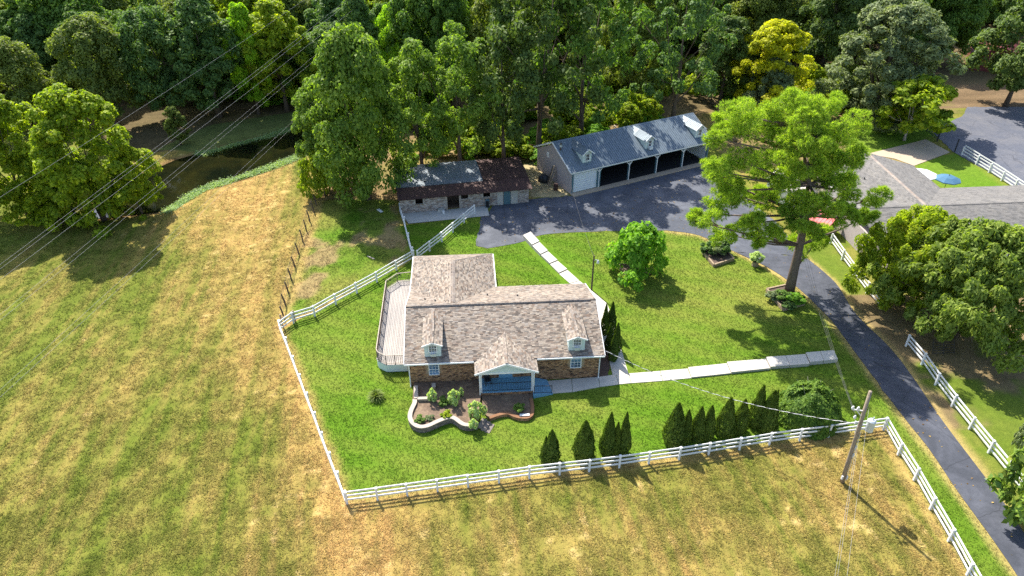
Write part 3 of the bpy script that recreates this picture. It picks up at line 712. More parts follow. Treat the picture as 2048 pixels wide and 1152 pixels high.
def HL(px, py, z=0):
    g = G(px, py, z); x, y = g.x - HX, g.y - HY
    return (x * math.cos(HR) + y * math.sin(HR), -x * math.sin(HR) + y * math.cos(HR))
zc = lambda x, y, z: HL(800 + x / 6.4, 740 + y / 6.4, z)
w1 = [zc(*p, .55) for p in ((165, 375), (165, 415), (125, 500), (105, 580), (120, 650), (180, 712), (265, 738), (370, 720), (480, 670), (580, 630), (650, 615), (700, 635), (760, 680), (820, 708), (900, 712), (990, 690))]
planter1, L1 = curve_wall('curved_planter', 'tall serpentine brick planter wall with pale coping left of the steps', w1, .55, .26, 'grey_brick', 'cap_stone')
w2 = [zc(*p, .32) for p in ((1150, 618), (1200, 600), (1290, 572), (1380, 560), (1450, 592), (1540, 612), (1640, 612), (1700, 570), (1712, 500), (1705, 420), (1690, 360))]
planter2, L2 = curve_wall('low_planter', 'low brown brick planter edging in front of the blue porch', w2, .32, .18, 'brick', 'brick')
sp1 = [(p.x, p.y) for p in L1] + [(5.95, -1.4), (5.9, .4), (.6, .4), (.55, -1.5)]
def soil(poly, z, m, nm, label):
    o = MB().prism([tuple(HW(*p[:2])[:2]) for p in poly], z - .5, z).build(nm, M[m]); o['kind'] = 'structure'; return o
soil(sp1, .36, 'soil', 'planter_soil', ''); soil([(p.x, p.y) for p in L2] + [(10.15, -1.35), (6.0, -1.35), (6.1, -3.2)], .2, 'soil', 'planter_soil', '')
stp = thing('garden_steps', 'short dark brick steps between the two planters', 'steps', (HX, HY, 0), HR)
a0 = Vector(zc(1010, 640, .4) + (0,)); a1 = Vector(zc(1190, 650, .1) + (0,))
for i in range(3):
    c = Vector(zc(1050 + i * 48, 668 + i * 22, .3) + (0,)); MB().box((c.x, c.y, .17 - .1 * i), (.4, 1.0, .14), -.45).build('step', M['grey_brick'], stp)
for p, q, lb in ((zc(200, 190, .7), zc(205, 350, .7), 'pale low brick pier wall at the house corner'), (zc(225, 360, .6), zc(380, 355, .6), 'short pale planter divider beside the corner shrub'), (zc(430, 170, .6), zc(430, 220, .6), 'stub of dark planter divider against the house wall')):
    t = thing('planter_divider', lb, 'planter wall', (HX, HY, 0), HR); MB().beam(p + (.38,), q + (.38,), .26, .4).build('wall', M['mortar'], t); MB().beam(p + (.6,), q + (.6,), .32, .05).build('coping', M['cap_stone'], t)
b = thing('planter_sign', 'small white board lying on the low planter edge', 'board', HW(*zc(1595, 575, .36), .34), HR)
MB().box((0, 0, .03), (.75, .22, .05)).build('board', M['white'], b); MB().box((-.3, 0, -.02), (.04, .18, .06)).build('batten', M['timber'], b); MB().box((.3, 0, -.02), (.04, .18, .06)).build('batten', M['timber'], b)

# ------------------------------------------------------------------ walkways
def slab_piece(px4, z, parent, m='concrete', name='slab', gap=.025):
    P_ = GP(px4); c = sum(P_, Vector()) / 4
    P_ = [p + (c - p).normalized() * gap for p in P_]
    return MB().prism([(p.x, p.y) for p in P_], -.1, z).build(name, M[m], parent)
q5 = lambda x, y: (1060 + x / 2.768, 680 + y / 2.768)
walk = bpy.data.objects.new('front_walkway', None); link(walk); walk['kind'] = 'structure'
secs = [([(92, 228), (230, 217), (236, 290), (100, 300)], .05), ([(230, 217), (378, 206), (388, 262), (236, 290)], .05), ([(378, 206), (475, 192), (492, 248), (388, 262)], .05), ([(475, 192), (545, 187), (560, 241), (492, 248)], .05),
        ([(545, 187), (720, 173), (735, 228), (560, 241)], .05), ([(720, 173), (873, 160), (893, 213), (735, 228)], .055), ([(873, 157), (980, 146), (1003, 202), (893, 213)], .14), ([(980, 146), (1087, 135), (1111, 190), (1003, 202)], .14),
        ([(1087, 131), (1195, 122), (1220, 178), (1112, 189)], .22), ([(1195, 122), (1302, 114), (1327, 167), (1220, 178)], .22), ([(1302, 108), (1410, 100), (1436, 155), (1328, 163)], .3), ([(1410, 100), (1520, 92), (1546, 146), (1436, 155)], .3),
        ([(1521, 87), (1600, 80), (1622, 133), (1547, 141)], .38), ([(1600, 80), (1676, 74), (1700, 125), (1622, 133)], .38)]
for q, z in secs: slab_piece([q5(*p) for p in q], z, walk)
bw = bpy.data.objects.new('back_walkway', None); link(bw); bw['kind'] = 'structure'
k1 = lambda x, y: (720 + x / 2.743, 480 + y / 2.743)
lft = [(893, -8), (943, 45), (990, 92), (1040, 138), (1090, 187), (1150, 240), (1215, 290)]; rgt = [(935, -28), (985, 25), (1032, 72), (1085, 120), (1138, 165), (1205, 225), (1270, 278)]
for i in range(6): slab_piece([k1(*lft[i]), k1(*rgt[i]), k1(*rgt[i + 1]), k1(*lft[i + 1])], .05 + .1 * max(0, 4 - i), bw, gap=.05)
sidel = [(1215, 290), (1275, 340), (1300, 430), (1330, 540), (1360, 640), (1385, 742)]; sider = [(1270, 278), (1355, 350), (1395, 450), (1415, 540), (1445, 640), (1473, 735)]
for i in range(5): slab_piece([k1(*sidel[i]), k1(*sider[i]), k1(*sider[i + 1]), k1(*sidel[i + 1])], .05, bw)
sheet('mulch_bed', [HW(15.7, .2), HW(16.6, .1), HW(17.2, 4), HW(16.6, 8.2), HW(15.7, 8.2)], .03, M['mulch'])

# ------------------------------------------------------------------ fences
POST = MB().box((0, 0, .58), (.13, .13, 1.2)).box((0, 0, 1.2), (.17, .17, .05)).mesh('fence_post', M['white'])
RAIL = MB().box((0, 0, 0), (1, .045, .14)).mesh('fence_rail', M['white'])
def white_fence(label, pts, rails=(.32, .7, 1.08), name='white_fence', hs=1.0, group='white plank fences'):
    t = thing(name, label, 'fence', pts[0])
    b0 = Vector(pts[0])
    for p in pts: 
        o = piece('post', POST, t, Vector(p) - b0, rnd.uniform(-.05, .05), (1, 1, hs * rnd.uniform(.98, 1.03))); o.rotation_euler = (rnd.uniform(-.015, .015), rnd.uniform(-.015, .015), math.atan2((Vector(pts[1]) - b0).y, (Vector(pts[1]) - b0).x))
    for a, b in zip(pts[:-1], pts[1:]):
        a, b = Vector(a) - b0, Vector(b) - b0; d = b - a; L = math.hypot(d.x, d.y)
        for r_ in rails:
            n = Vector((-d.y, d.x, 0)).normalized() * .085
            o = piece('rail', RAIL, t, (a + b) / 2 + n + Vector((0, 0, r_ * hs + rnd.uniform(-.025, .025))), math.atan2(d.y, d.x), (L + .05, 1, 1)); o.rotation_euler.y = rnd.uniform(-.009, .009)
    t['group'] = group; return t
front = [(694.6, 1007.5), (755.2, 999.6), (814.8, 991.3), (875.3, 983), (936.3, 974), (998, 965.5), (1058.5, 957), (1118.9, 949.9), (1178, 943), (1238, 935.5), (1297, 927.5), (1357.3, 919), (1416.6, 909.4), (1478, 899.5), (1537.6, 889.8), (1598, 881.5), (1656, 874), (1711, 867), (1765.5, 859.5)]
white_fence('long white three rail fence along the front lawn behind the cypress row', GP(front))
white_fence('white rail fence running from the front corner along the driveway verge', GP([(1767, 860), (1795.2, 909.9), (1827.2, 960.6), (1859.5, 1018.8), (1896.1, 1082.2), (1933, 1150.8), (1975, 1226), (2020, 1310)]))
white_fence('white rail fence between lawn and hay field on the west side', GP([(694, 1006.5), (679, 968), (663, 928), (648, 888), (633, 847), (618, 808), (604, 771), (590, 734), (576, 697), (562, 662)]))
white_fence('white rail fence climbing from the field corner past the deck', GP([(563, 664), (587.2, 660.3 - 14), (630, 633), (671.9, 607.2 + 2), (714, 586.6), (754, 564.4), (793, 541), (828, 520)]))
white_fence('white rail fence crossing the shaded grass behind the house', GP([(836, 521), (859.5, 502.5), (883.9, 483.8), (905.7, 465), (928.4, 446), (949.5, 428.5)]))
white_fence('narrow white gate fence beside the low brick barn corner', GP([(826, 514), (818, 485), (810, 452), (801, 425)]))
white_fence('white rail fence on the far verge of the lower driveway', GP([(1811.4, 692.2), (1842.4, 729), (1870, 770), (1902.5, 813), (1938, 857.6), (1976.3, 905.4), (2018, 958), (2062, 1014)]))
white_fence('tall white fence with wide boards beside the neighbouring road', GP([(1922.6, 310.8), (1951.4, 329.1), (1976.9, 345), (2002, 361.3), (2027.3, 378.3), (2054, 396), (2082, 415)]), (.25, .65, 1.05, 1.4), hs=1.0, name='white_fence')
white_fence('short white fence glimpsed below the pine beside the driveway', GP([(1660, 487), (1683, 520), (1706, 552), (1732, 586), (1760, 618)]), (.32, .7, 1.08))

# wire fence with leaning timber posts
wf = thing('wire_fence', 'old wire fence of leaning dark timber posts in the pasture', 'fence', G(563, 640))
wp = [(568, 636), (572, 612), (577, 586), (583, 560), (590, 534), (598, 508), (606, 484), (613, 462), (620, 444), (628, 425), (633, 410), (640, 398)]
b0 = G(563, 640); tops = []
for i, p in enumerate(wp):
    g = G(*p) - b0; tp = g + Vector((rnd.uniform(-.3, -.1), rnd.uniform(-.1, .2), rnd.uniform(1.2, 1.45))); tops.append((g, tp))
    MB().tube([g - Vector((0, 0, .1)), g.lerp(tp, .5) + Vector((.03, 0, 0)), tp], [.085, .075, .065], 7).build('post', M['timber_dark'], wf)
for k in (.3, .55, .8, .97): MB().tube([a.lerp(b, k) for a, b in tops], .013, 4).build('wire', M['wire_dark'], wf)
cr = thing('corner_brace', 'pale timber corner brace posts where the wire fence meets white rails', 'fence brace', G(566, 655))
MB().tube([(-.1, .2, -.1), (-.1, .2, 1.3)], .08, 7).build('post', M['timber'], cr); MB().tube([(.9, .9, -.1), (.85, .9, 1.25)], .08, 7).build('post', M['timber'], cr); MB().beam((-.1, .2, .9), (.88, .9, .95), .07, .09).build('brace', M['timber'], cr)
# rear wooden fence behind garage
rf = thing('pasture_fence', 'short dark timber fence standing behind the garage', 'fence', G(1408, 205))
for i in range(6):
    g = G(1412 + i * 9, 195 + i * 11) - G(1408, 205); MB().box((g.x, g.y, .6), (.14, .14, 1.4)).build('post', M['timber_dark'], rf)
for h in (.4, .8, 1.15): MB().beam((G(1412, 195) - G(1408, 205)) + Vector((0, 0, h)), (G(1457, 250) - G(1408, 205)) + Vector((0, 0, h)), .05, .12).build('rail', M['timber'], rf)

# ------------------------------------------------------------------ open garage
GX, GY_, GR = 7.08, 77.83, R(27.46)
gar = thing('open_garage', 'long open fronted garage with blue grey metal roof and three dormers', 'garage', (GX, GY_, 0), GR)
def GW(u, v, z=0): return Vector((GX + u * math.cos(GR) - v * math.sin(GR), GY_ + u * math.sin(GR) + v * math.cos(GR), z))
GW_, GD, GE, GZ = 21.77, 9.27, 3.0, 5.26
MB().box((.38, 4.6, 1.45), (.16, 8.5, 2.9)).extr([(.4, 2.85), (8.85, 2.85), (4.63, 5.0)], 'u', .302, .458).build('gable_wall', M['pink_wall'], gar)
MB().box((GW_ - .38, 4.6, 1.45), (.16, 8.5, 2.9)).extr([(.4, 2.85), (8.85, 2.85), (4.63, 5.0)], 'u', GW_ - .458, GW_ - .302).build('gable_wall', M['roller'], gar)
MB().box((GW_ / 2, 8.85, 1.45), (GW_ - .9, .14, 2.9)).build('back_wall', M['void'], gar)  # back wall coloured near-black to stand for the shade in the bays
MB().box((GW_ / 2, 4.4, .05), (GW_ - .8, 8.2, .1)).build('floor', M['void'], gar)  # floor darkened in colour too, with the interior shade painted in
MB().box((4.35, 4.6, 1.45), (.12, 8.3, 2.88)).build('partition', M['void'], gar)  # carries the same painted-in bay shade
MB().box((GW_ / 2, -.1, .06), (GW_ - .4, .85, .16)).build('apron', M['concrete_tan'], gar)
MB().box((2.2, .42, 1.35), (3.55, .06, 2.4)).build('roller_door', M['roller'], gar)
for i in range(1, 8): MB().box((2.2, .38, .15 + i * .3), (3.5, .03, .02)).build('door_seam', M['grey_metal'], gar)
MB().box((GW_ / 2, .4, 2.74), (GW_ - 1, .2, .3)).build('header', M['teal_trim'], gar)
for u_, w_ in ((.45, .2), (4.2, .5), (8.7, .2), (13.0, .2), (17.2, .2), (21.3, .2)):
    MB().box((u_, .38, 1.35), (w_, .22, 2.5)).build('post', M['teal_trim'], gar)
    if 1 < u_ < 21: MB().box((u_, .25, 1.35), (.09, .06, 2.5)).beam((u_ - .4, .28, 2.6), (u_, .28, 2.2), .06, .09).beam((u_ + .4, .281, 2.6), (u_, .281, 2.2), .06, .09).build('brace', M['trim'], gar)
MB().box((GW_ / 2, 0.0, GE - .1), (GW_, .06, .16)).build('fascia', M['trim'], gar)
for u_ in (-.02, GW_ + .02): MB().beam((u_, 0, GE - .08), (u_, GD / 2, GZ - .08), .05, .18).beam((u_, GD / 2, GZ - .081), (u_, GD, GE - .081), .05, .18).build('rake_board', M['trim'], gar)
def rib_panel(name, w, L, m, ribs=3, t=.02, rh=.065, th=.02):
    """ribbed sheet, x across 0..w, y up-slope 0..L"""
    prof = [];  rb_ = .07
    for i in range(ribs):
        x0 = w * i / ribs; prof += [(x0, 0), (x0 + w / ribs - rb_ * 1.6, 0), (x0 + w / ribs - rb_ * 1.2, rh), (x0 + w / ribs - rb_ * .4, rh)]
    prof.append((w, 0)); n = len(prof)
    vs = [(x, 0, z) for x, z in prof] + [(x, L, z) for x, z in prof]
    me = bpy.data.meshes.new(name); me.from_pydata(vs, [], [(i, i + 1, n + i + 1, n + i) for i in range(n - 1)]); me.materials.append(m); me.update(); return me
SLn = math.hypot(GD / 2 + .1, GZ - GE); ang = math.atan2(GZ - GE, GD / 2)
groof = MB().slab([(0, 0, GE), (GW_, 0, GE), (GW_, GD / 2, GZ), (0, GD / 2, GZ)], .1).slab([(0, GD / 2, GZ), (GW_, GD / 2, GZ), (GW_, GD, GE), (0, GD, GE)], .1).build('roof', M['metal_roof'], gar)
npan = 24; pwid = GW_ / npan; RP = rib_panel('roof_panel', pwid - .004, SLn - .03, M['metal_roof'])
for i in range(npan):
    piece('roof_panel', RP, groof, (i * pwid, -.06, GE + .012 - .03), 0, rx=ang)
    piece('roof_panel', RP, groof, ((i + 1) * pwid, GD + .06, GE + .012 - .03), math.pi, rx=ang)
MB().extr([(GD / 2 - .18, GZ - .06), (GD / 2, GZ + .06), (GD / 2 + .18, GZ - .06), (GD / 2, GZ + .035)], 'u', 0, GW_).build('ridge_flashing', M['metal_roof'], groof)
gz_ = lambda v: GE + v * (GZ - GE) / (GD / 2)
def gdormer(c, ac=False):
    b = .95; et = gz_(b) + 1.25; vb = (et - GE) / ((GZ - GE) / (GD / 2)); pk = et + .55
    d = MB().extr([(b, gz_(b) - .06), (b, et), (vb, et)], 'u', c - .62, c + .62).extr([(c - .62, et - .03), (c + .62, et - .03), (c, pk - .08)], 'v', b + .002, b + 2.6).build('dormer', M['siding'], gar)
    kb = (pk - GE) / ((GZ - GE) / (GD / 2))
    r = MB(); kb = min(kb, GD / 2)
    r.slab([(c - .85, b - .28, et - .12), (c, b - .28, pk), (c, kb, pk), (c - .85, vb - .2, et - .12)], .05).slab([(c, b - .28, pk), (c + .85, b - .28, et - .12), (c + .85, vb - .2, et - .12), (c, kb, pk)], .05)
    r.build('dormer_roof', M['metal_roof'], d)
    s_ = MB()
    for k in range(1, 10):
        v_ = b - .28 + k * (vb - b) / 9.5
        for sg in (-1, 1): s_.beam((c + sg * .84, v_, et - .10), (c + sg * .02, v_, pk + .015), .03, .03)
    s_.build('roof_ribs', M['metal_roof'], d)
    MB().beam((c - .87, b - .3, et - .17), (c, b - .3, pk - .05), .04, .12).beam((c, b - .302, pk - .05), (c + .87, b - .302, et - .17), .04, .12).build('rake_board', M['trim'], d)
    window(d, (c + .05, b - .03, gz_(b) + .68), .5, .85, cols=2, rows=2, glass='glass_dark', fw=.07)
    if ac: MB().box((c + .1, b - .2, gz_(b) + .12), (.5, .4, .3)).build('air_conditioner', M['white'], d)
gdormer(2.75); gdormer(12.0, True); gdormer(20.0)
MB().box((.29, 6.1, 3.0), (.03, .5, .7)).build('gable_vent', M['white'], gar)

# ------------------------------------------------------------------ low brick barn
BX, BY, BR = -13.0, 72.6, R(11.2)
barn = thing('low_barn', 'low pale brick barn with rusty metal awning and grey roof', 'barn', (BX, BY, 0), BR)
def BW(u, v, z=0): return Vector((BX + u * math.cos(BR) - v * math.sin(BR), BY + u * math.sin(BR) + v * math.cos(BR), z))
hol = [(1.75, 2.6, 1.05, 1.75), (5.35, 6.9, -.1, 1.95), (7.05, 7.9, 1.2, 1.85), (9.7, 10.5, 1.2, 1.85), (12.1, 12.95, -.1, 1.95)]
w = MB(); prev = .25
segs = [(.25, 1.99), (2.86, 5.58), (7.16, 7.3), (8.16, 9.93), (10.77, 12.33), (13.22, 15.4)]
for a, b in segs: w.box(((a + b) / 2, .7, 1.05), (b - a, .2, 2.1))
for a, b, z0, z1 in ((1.99, 2.86, 0, 1.03), (1.99, 2.86, 1.77, 2.1), (7.3, 8.16, 0, 1.18), (7.3, 8.16, 1.87, 2.1), (9.93, 10.77, 0, 1.18), (9.93, 10.77, 1.87, 2.1), (5.58, 7.16, 1.97, 2.1), (12.33, 13.22, 1.97, 2.1)): w.box(((a + b) / 2, .7, (z0 + z1) / 2), (b - a, .2, z1 - z0))
w.box((.33, 4.0, 1.1), (.2, 6.38, 2.2)).box((15.3, 4.0, 1.1), (.2, 6.38, 2.2)).box((7.8, 7.3, 1.2), (14.7, .2, 2.4))
bwall = w.build('wall', M['mortar_pale'], barn)
bricks('bricks', (.25, .6, 0), (1, 0, 0), (0, -1, 0), 15.15, 2.1, M['stone'], bwall, hol, .3, .11)
MB().box((7.8, 4, .04), (14.8, 6.2, .08)).build('floor', M['soil'], barn)
MB().box((7.8, 2.6, 1.1), (14.6, .1, 2.1)).build('stall_wall', M['timber_dark'], barn)
for a in (5.62, 7.12): MB().box((a, .56, 1.0), (.1, .1, 2.0)).build('door_post', M['cap_stone'], barn)
MB().box((12.78, .62, 1.0), (.82, .08, 1.95)).build('teal_door', M['teal_trim'], barn)
for a, wd in ((11.95, .7), (13.65, .8)): MB().box((a, .555, 1.0), (wd, .06, 1.95)).build('cream_panel', M['concrete_dull'], barn)
for a in (2.42, 7.73, 10.35): MB().box((a, .57, 1.0), (.95, .08, .07)).build('window_sill', M['timber'], barn)
for a, b, nm in ((0, 15.7, 'rust_roof'),):
    MB().slab([(a, 0, 2.02), (b, 0, 2.02), (b, 2.2, 2.48), (a, 2.2, 2.48)], .04).build('awning', M[nm], barn)
aw = rib_panel('awning_sheet', .784, 2.27, M['rust_roof'], 5, rh=.02)
for i in range(20): piece('awning_sheet', aw, barn, (i * .785, -.03, 2.035 + rnd.uniform(0, .012)), 0, rx=math.atan2(.46, 2.2))
ub = rib_panel('roof_sheet', .784, 5.5, M['barn_roof'], 5, rh=.02); ur = rib_panel('roof_sheet_rusty', .784, 5.5, M['rust_roof'], 5, rh=.02)
MB().slab([(0, 2.15, 2.42), (15.7, 2.15, 2.42), (15.7, 7.7, 2.72), (0, 7.7, 2.72)], .05).build('roof_deck', M['timber_dark'], barn)
for i in range(20): piece('roof_sheet', ub if i < 13 else ur, barn, (i * .785, 2.18, 2.52 + rnd.uniform(0, .012)), 0, rx=math.atan2(.3, 5.55))
MB().box((0.6, 4.5, 2.68), (.4, .4, .25)).build('roof_vent', M['iron'], barn); MB().box((3.4, 3.2, 2.63), (.2, .2, .14)).build('roof_vent', M['iron'], barn)
sheet('barn_patio', [BW(.9, -2.0), BW(10.2, -1.9), BW(10.35, .55), BW(.3, .55)], .05, M['concrete_dull'], jit=0)
c8 = lambda x, y: (770 + x / 6.4, 300 + y / 6.4)
fd = thing('stone_trough', 'small grey stone trough against the barn wall', 'trough', BW(4.9, .25)); MB().box((0, 0, .12), (.8, .4, .24)).box((0, .17, .3), (.8, .05, .12)).box((0, -.17, .3), (.8, .05, .12)).build('basin', M['concrete_dull'], fd); MB().box((-.37, 0, .3), (.05, .38, .12)).box((.37, 0, .3), (.05, .38, .12)).build('end', M['concrete_dull'], fd)
bk = thing('white_bucket', 'small white bucket on the barn patio beside the trough', 'bucket', BW(5.1, -.35)); MB().tube([(0, 0, .05), (0, 0, .35)], [.13, .16], 12).build('pail', M['white'], bk); MB().tube([(-.16, 0, .34), (-.1, 0, .45), (.1, 0, .45), (.16, 0, .34)], .008, 5).build('handle', M['grey_metal'], bk)
ga = thing('grey_cabinet', 'narrow dark grey cabinet below the third barn window', 'cabinet', BW(10.35, .3)); MB().box((0, 0, .5), (.45, .4, 1.0)).build('case', M['teal_trim'], ga); MB().box((0, -.21, .5), (.38, .02, .85)).build('door', M['void'], ga)

# clutter beside the garage
tp = thing('tarp_pile', 'lumpy black tarpaulin pile beside the garage gable wall', 'tarp', GW(-.7, 5.2))
vs = []; n = 14
mb = MB()
for k in range(4):
    a = k * 1.7; mb.tube([(math.cos(a) * .3, math.sin(a) * .4, 0), (math.cos(a) * .25, math.sin(a) * .35, .4 + .1 * k), (math.cos(a) * .1, math.sin(a) * .1, .75 + .08 * k)], [.55, .42, .12], 9)
mb.build('tarp', M['iron'], tp, True)
for i, (v, l) in enumerate(((4.1, 2.6), (3.8, 2.9), (3.5, 2.3))):
    t = thing('leaning_board', ('grey board leaning on the garage gable nearest the tarp', 'longest board leaning on the garage gable wall', 'short board leaning nearest the garage front corner')[i], 'board', GW(-.9, v), GR, 'boards leaning on the garage')
    MB().beam((0, 0, .02), (.85, .1, l * .85), .18, .04).build('plank', M['timber' if i else 'timber_dark'], t); MB().beam((.3, .02, .9), (.32, .12, .95), .2, .03).build('cleat', M['timber_dark'], t)
bl = thing('rusty_barrel', 'rusty brown barrel standing by the garage corner', 'barrel', GW(-.75, 2.2)); MB().tube([(0, 0, 0), (0, 0, .42), (0, 0, .85)], [.27, .29, .27], 14).build('drum', M['rust_roof'], bl); MB().tube([(0, 0, .4), (0, 0, .45)], .305, 14).build('hoop', M['timber_dark'], bl)

# ------------------------------------------------------------------ neighbouring house, sheds, umbrellas
NE, NR = 2.6, 4.4
A = G(1790, 414, NR); B = G(2048, 404, NR); e = (B - A).normalized(); nn = Vector((-e.y, e.x, 0)); E2 = G(1975, 373, NE); dd = abs((E2 - A).dot(nn))
A = A - e * 4.0; B = B + e * 9
nh = thing('neighbour_house', 'large neighbouring house with plain grey shingle hip roof', 'house', (0, 0, 0))
def zz(p, z): return Vector((p.x, p.y, z))
Cc = G(1735, 305, NR); D_ = G(1844, 402, NR); Ee = G(1811.5, 319, NE); wd = (D_ - Cc).normalized()
# square the wing: perpendicular half width
wn = Vector((wd.y, -wd.x, 0)); hw = abs((G(1850, 351, NE) - Cc).dot(wn)); D_ = D_ + wd * 3.5
npl = [[A, B, zz(B + nn * dd, NE), zz(A + nn * dd, NE)], [A, B, zz(B - nn * dd, NE), zz(A - nn * dd, NE)],
       [Cc, D_, zz(D_ + wn * hw, NE), zz(Cc + wn * hw, NE)], [Cc, D_, zz(D_ - wn * hw, NE), zz(Cc - wn * hw, NE)]]
r = MB()
for p in npl: r.slab([tuple(x) for x in p], .1)
nr_ = r.build('roof', M['shingle_grey_base'], nh)
for p in npl: shingles('shingles', [tuple(x) for x in p], M['shingle_grey'], nr_, .4, .17)
ridge_cap('ridge_cap', A, B, M['shingle_grey'], nr_, .18); ridge_cap('ridge_cap', Cc, D_, M['ridge'], nr_, .2)
MB().prism([tuple((p)[:2]) for p in (A + nn * (dd - .5) + e * .4, B + nn * (dd - .5), B - nn * (dd - .5), A - nn * (dd - .5) + e * .4)], 0, 2.55).build('wall', M['pink_wall'], nh)
MB().prism([tuple((p)[:2]) for p in (Cc + wn * (hw - .5) + wd * .4, D_ + wn * (hw - .5), D_ - wn * (hw - .5), Cc - wn * (hw - .5) + wd * .4)], 0, 2.56).build('wall', M['pink_wall'], nh)
g3 = MB(); q = Cc + wd * .4
g3.add([tuple(zz(q + wn * (hw - .5), 2.5)), tuple(zz(q - wn * (hw - .5), 2.5)), tuple(zz(q, NR - .25)), tuple(zz(q + wn * (hw - .5) + wd * .2, 2.5)), tuple(zz(q - wn * (hw - .5) + wd * .2, 2.5)), tuple(zz(q + wd * .2, NR - .25))], [(0, 1, 2), (3, 4, 5), (0, 1, 4, 3), (1, 2, 5, 4), (2, 0, 3, 5)]).build('gable_wall', M['pink_wall'], nh)
for p, q in ((zz(Cc + wn * hw, NE - .1), zz(D_ + wn * hw, NE - .1)), (zz(A + nn * dd, NE - .1), zz(B + nn * dd, NE - .1)), (zz(A - nn * dd, NE - .1), zz(B - nn * dd, NE - .1))): MB().beam(p, q, .1, .12).build('gutter', M['trim'], nh)
for f, s in ((.35, .45), (.62, .3)):
    q = Cc.lerp(D_, f) + wn * hw * s; q.z = NR - (NR - NE) * s; MB().tube([q, q + Vector((0, 0, .25))], .06, 8).build('vent_pipe', M['iron'], nr_)
def gable_shed(name, label, cat, base, rz, w_, d_, h_, pk, roofm, wallm):
    t = thing(name, label, cat, base, rz)
    MB().box((0, 0, h_ / 2), (w_, d_, h_)).extr([(-w_ / 2, h_ - .02), (w_ / 2, h_ - .02), (0, pk - .08)], 'v', -d_ / 2 + .002, d_ / 2 - .002).build('wall', M[wallm], t)
    MB().slab([(-w_ / 2 - .25, -d_ / 2 - .25, h_ - .15), (0, -d_ / 2 - .25, pk), (0, d_ / 2 + .25, pk), (-w_ / 2 - .25, d_ / 2 + .25, h_ - .15)], .05).slab([(0, -d_ / 2 - .25, pk), (w_ / 2 + .25, -d_ / 2 - .25, h_ - .15), (w_ / 2 + .25, d_ / 2 + .25, h_ - .15), (0, d_ / 2 + .25, pk)], .05).build('roof', M[roofm], t)
    s_ = MB()
    k = -d_ / 2 - .2
    while k < d_ / 2 + .25:
        for sg in (-1, 1): s_.beam((sg * (w_ / 2 + .25), k, h_ - .14), (sg * .01, k, pk + .01), .03, .03)
        k += .4
    s_.build('roof_ribs', M[roofm], t)
    MB().beam((0, -d_ / 2 - .27, pk + .02), (0, d_ / 2 + .27, pk + .02), .16, .04).build('ridge_flashing', M[roofm], t)
    MB().box((0, -d_ / 2 - .02, .95), (.8, .05, 1.9)).build('door', M['void'], t)
    return t
gable_shed('pale_shed', 'pale roofed garden shed half hidden behind the pine crown', 'shed', G(1578, 402), .5, 3.0, 5.0, 2.2, 3.1, 'tan_roof', 'white')
gable_shed('red_roofed_hut', 'small hut with bright red metal roof below the pine branches', 'hut', G(1645, 462), .55, 1.8, 2.0, 1.4, 2.1, 'red', 'white')
gable_shed('red_barn', 'dark red building half hidden by trees at the far right', 'barn', G(1990, 128), -.5, 9, 12, 2.6, 4.4, 'dark_red', 'dark_red')
def umbrella(label, p, m, r_=1.6, h=2.3):
    t = thing('patio_umbrella', label, 'umbrella', p)
    MB().tube([(0, 0, 0), (0, 0, h + .1)], .03, 8).build('pole', M['timber_dark'], t); MB().tube([(0, 0, 0), (0, 0, .08)], .3, 14).build('base', M['iron'], t)
    n = 8
    for i in range(n):
        a, b = 2 * math.pi * i / n, 2 * math.pi * (i + 1) / n
        MB().add([(0, 0, h), (math.cos(a) * r_ * .5, math.sin(a) * r_ * .5, h - .16), (math.cos(b) * r_ * .5, math.sin(b) * r_ * .5, h - .16), (math.cos(a) * r_, math.sin(a) * r_, h - .5), (math.cos(b) * r_, math.sin(b) * r_, h - .5), (math.cos(a) * r_, math.sin(a) * r_, h - .6), (math.cos(b) * r_, math.sin(b) * r_, h - .6)], [(0, 1, 2), (1, 3, 4, 2), (3, 5, 6, 4)]).build('canopy_panel', m, t)
        MB().beam((0, 0, h - .02), (math.cos(a) * r_, math.sin(a) * r_, h - .53), .02, .02).build('rib', M['timber'], t)
    MB().tube([(0, 0, h), (0, 0, h + .14)], [.05, .02], 8).build('finial', M['timber_dark'], t); return t
u1 = G(1898, 352, 2.2); umbrella('blue canvas parasol open beside the neighbouring house', (u1.x, u1.y, 0), M['umbrella'], 1.5)
u2 = G(1848, 342, 2.2); umbrella('white canvas parasol open at the edge of the grey roof', (u2.x, u2.y, 0), M['white'], 1.7)
tb = thing('patio_table', 'round dark patio table under the blue parasol', 'table', (u1.x - .2, u1.y - .9, 0)); MB().tube([(0, 0, .7), (0, 0, .74)], .6, 18).build('top', M['timber_dark'], tb)
for i in range(4): a = i * math.pi / 2 + .5; MB().tube([(math.cos(a) * .4, math.sin(a) * .4, .7), (math.cos(a) * .48, math.sin(a) * .48, 0)], .025, 6).build('leg', M['iron'], tb)
for i, (dx, dy, rz_, lb) in enumerate(((-1.1, -1.0, .4, 'dark patio chair left of the table under the blue parasol'), (.8, -1.0, -.5, 'dark patio chair right of the table under the blue parasol'))):
    t = thing('patio_chair', lb, 'chair', (u1.x + dx, u1.y + dy, 0), rz_, 'patio chairs')
    MB().box((0, 0, .42), (.5, .5, .06)).build('seat', M['timber_dark'], t); MB().box((0, -.24, .72), (.5, .05, .58)).build('backrest', M['timber_dark'], t)
    for a in (-1, 1):
        for b in (-1, 1): MB().box((a * .22, b * .21, .2), (.05, .05, .4)).build('leg', M['iron'], t)
ig = thing('iron_gate', 'open black iron gate beside the small maple and tan apron', 'gate', G(1853, 262))
g0 = Vector(); g1 = G(1874, 283) - G(1853, 262)
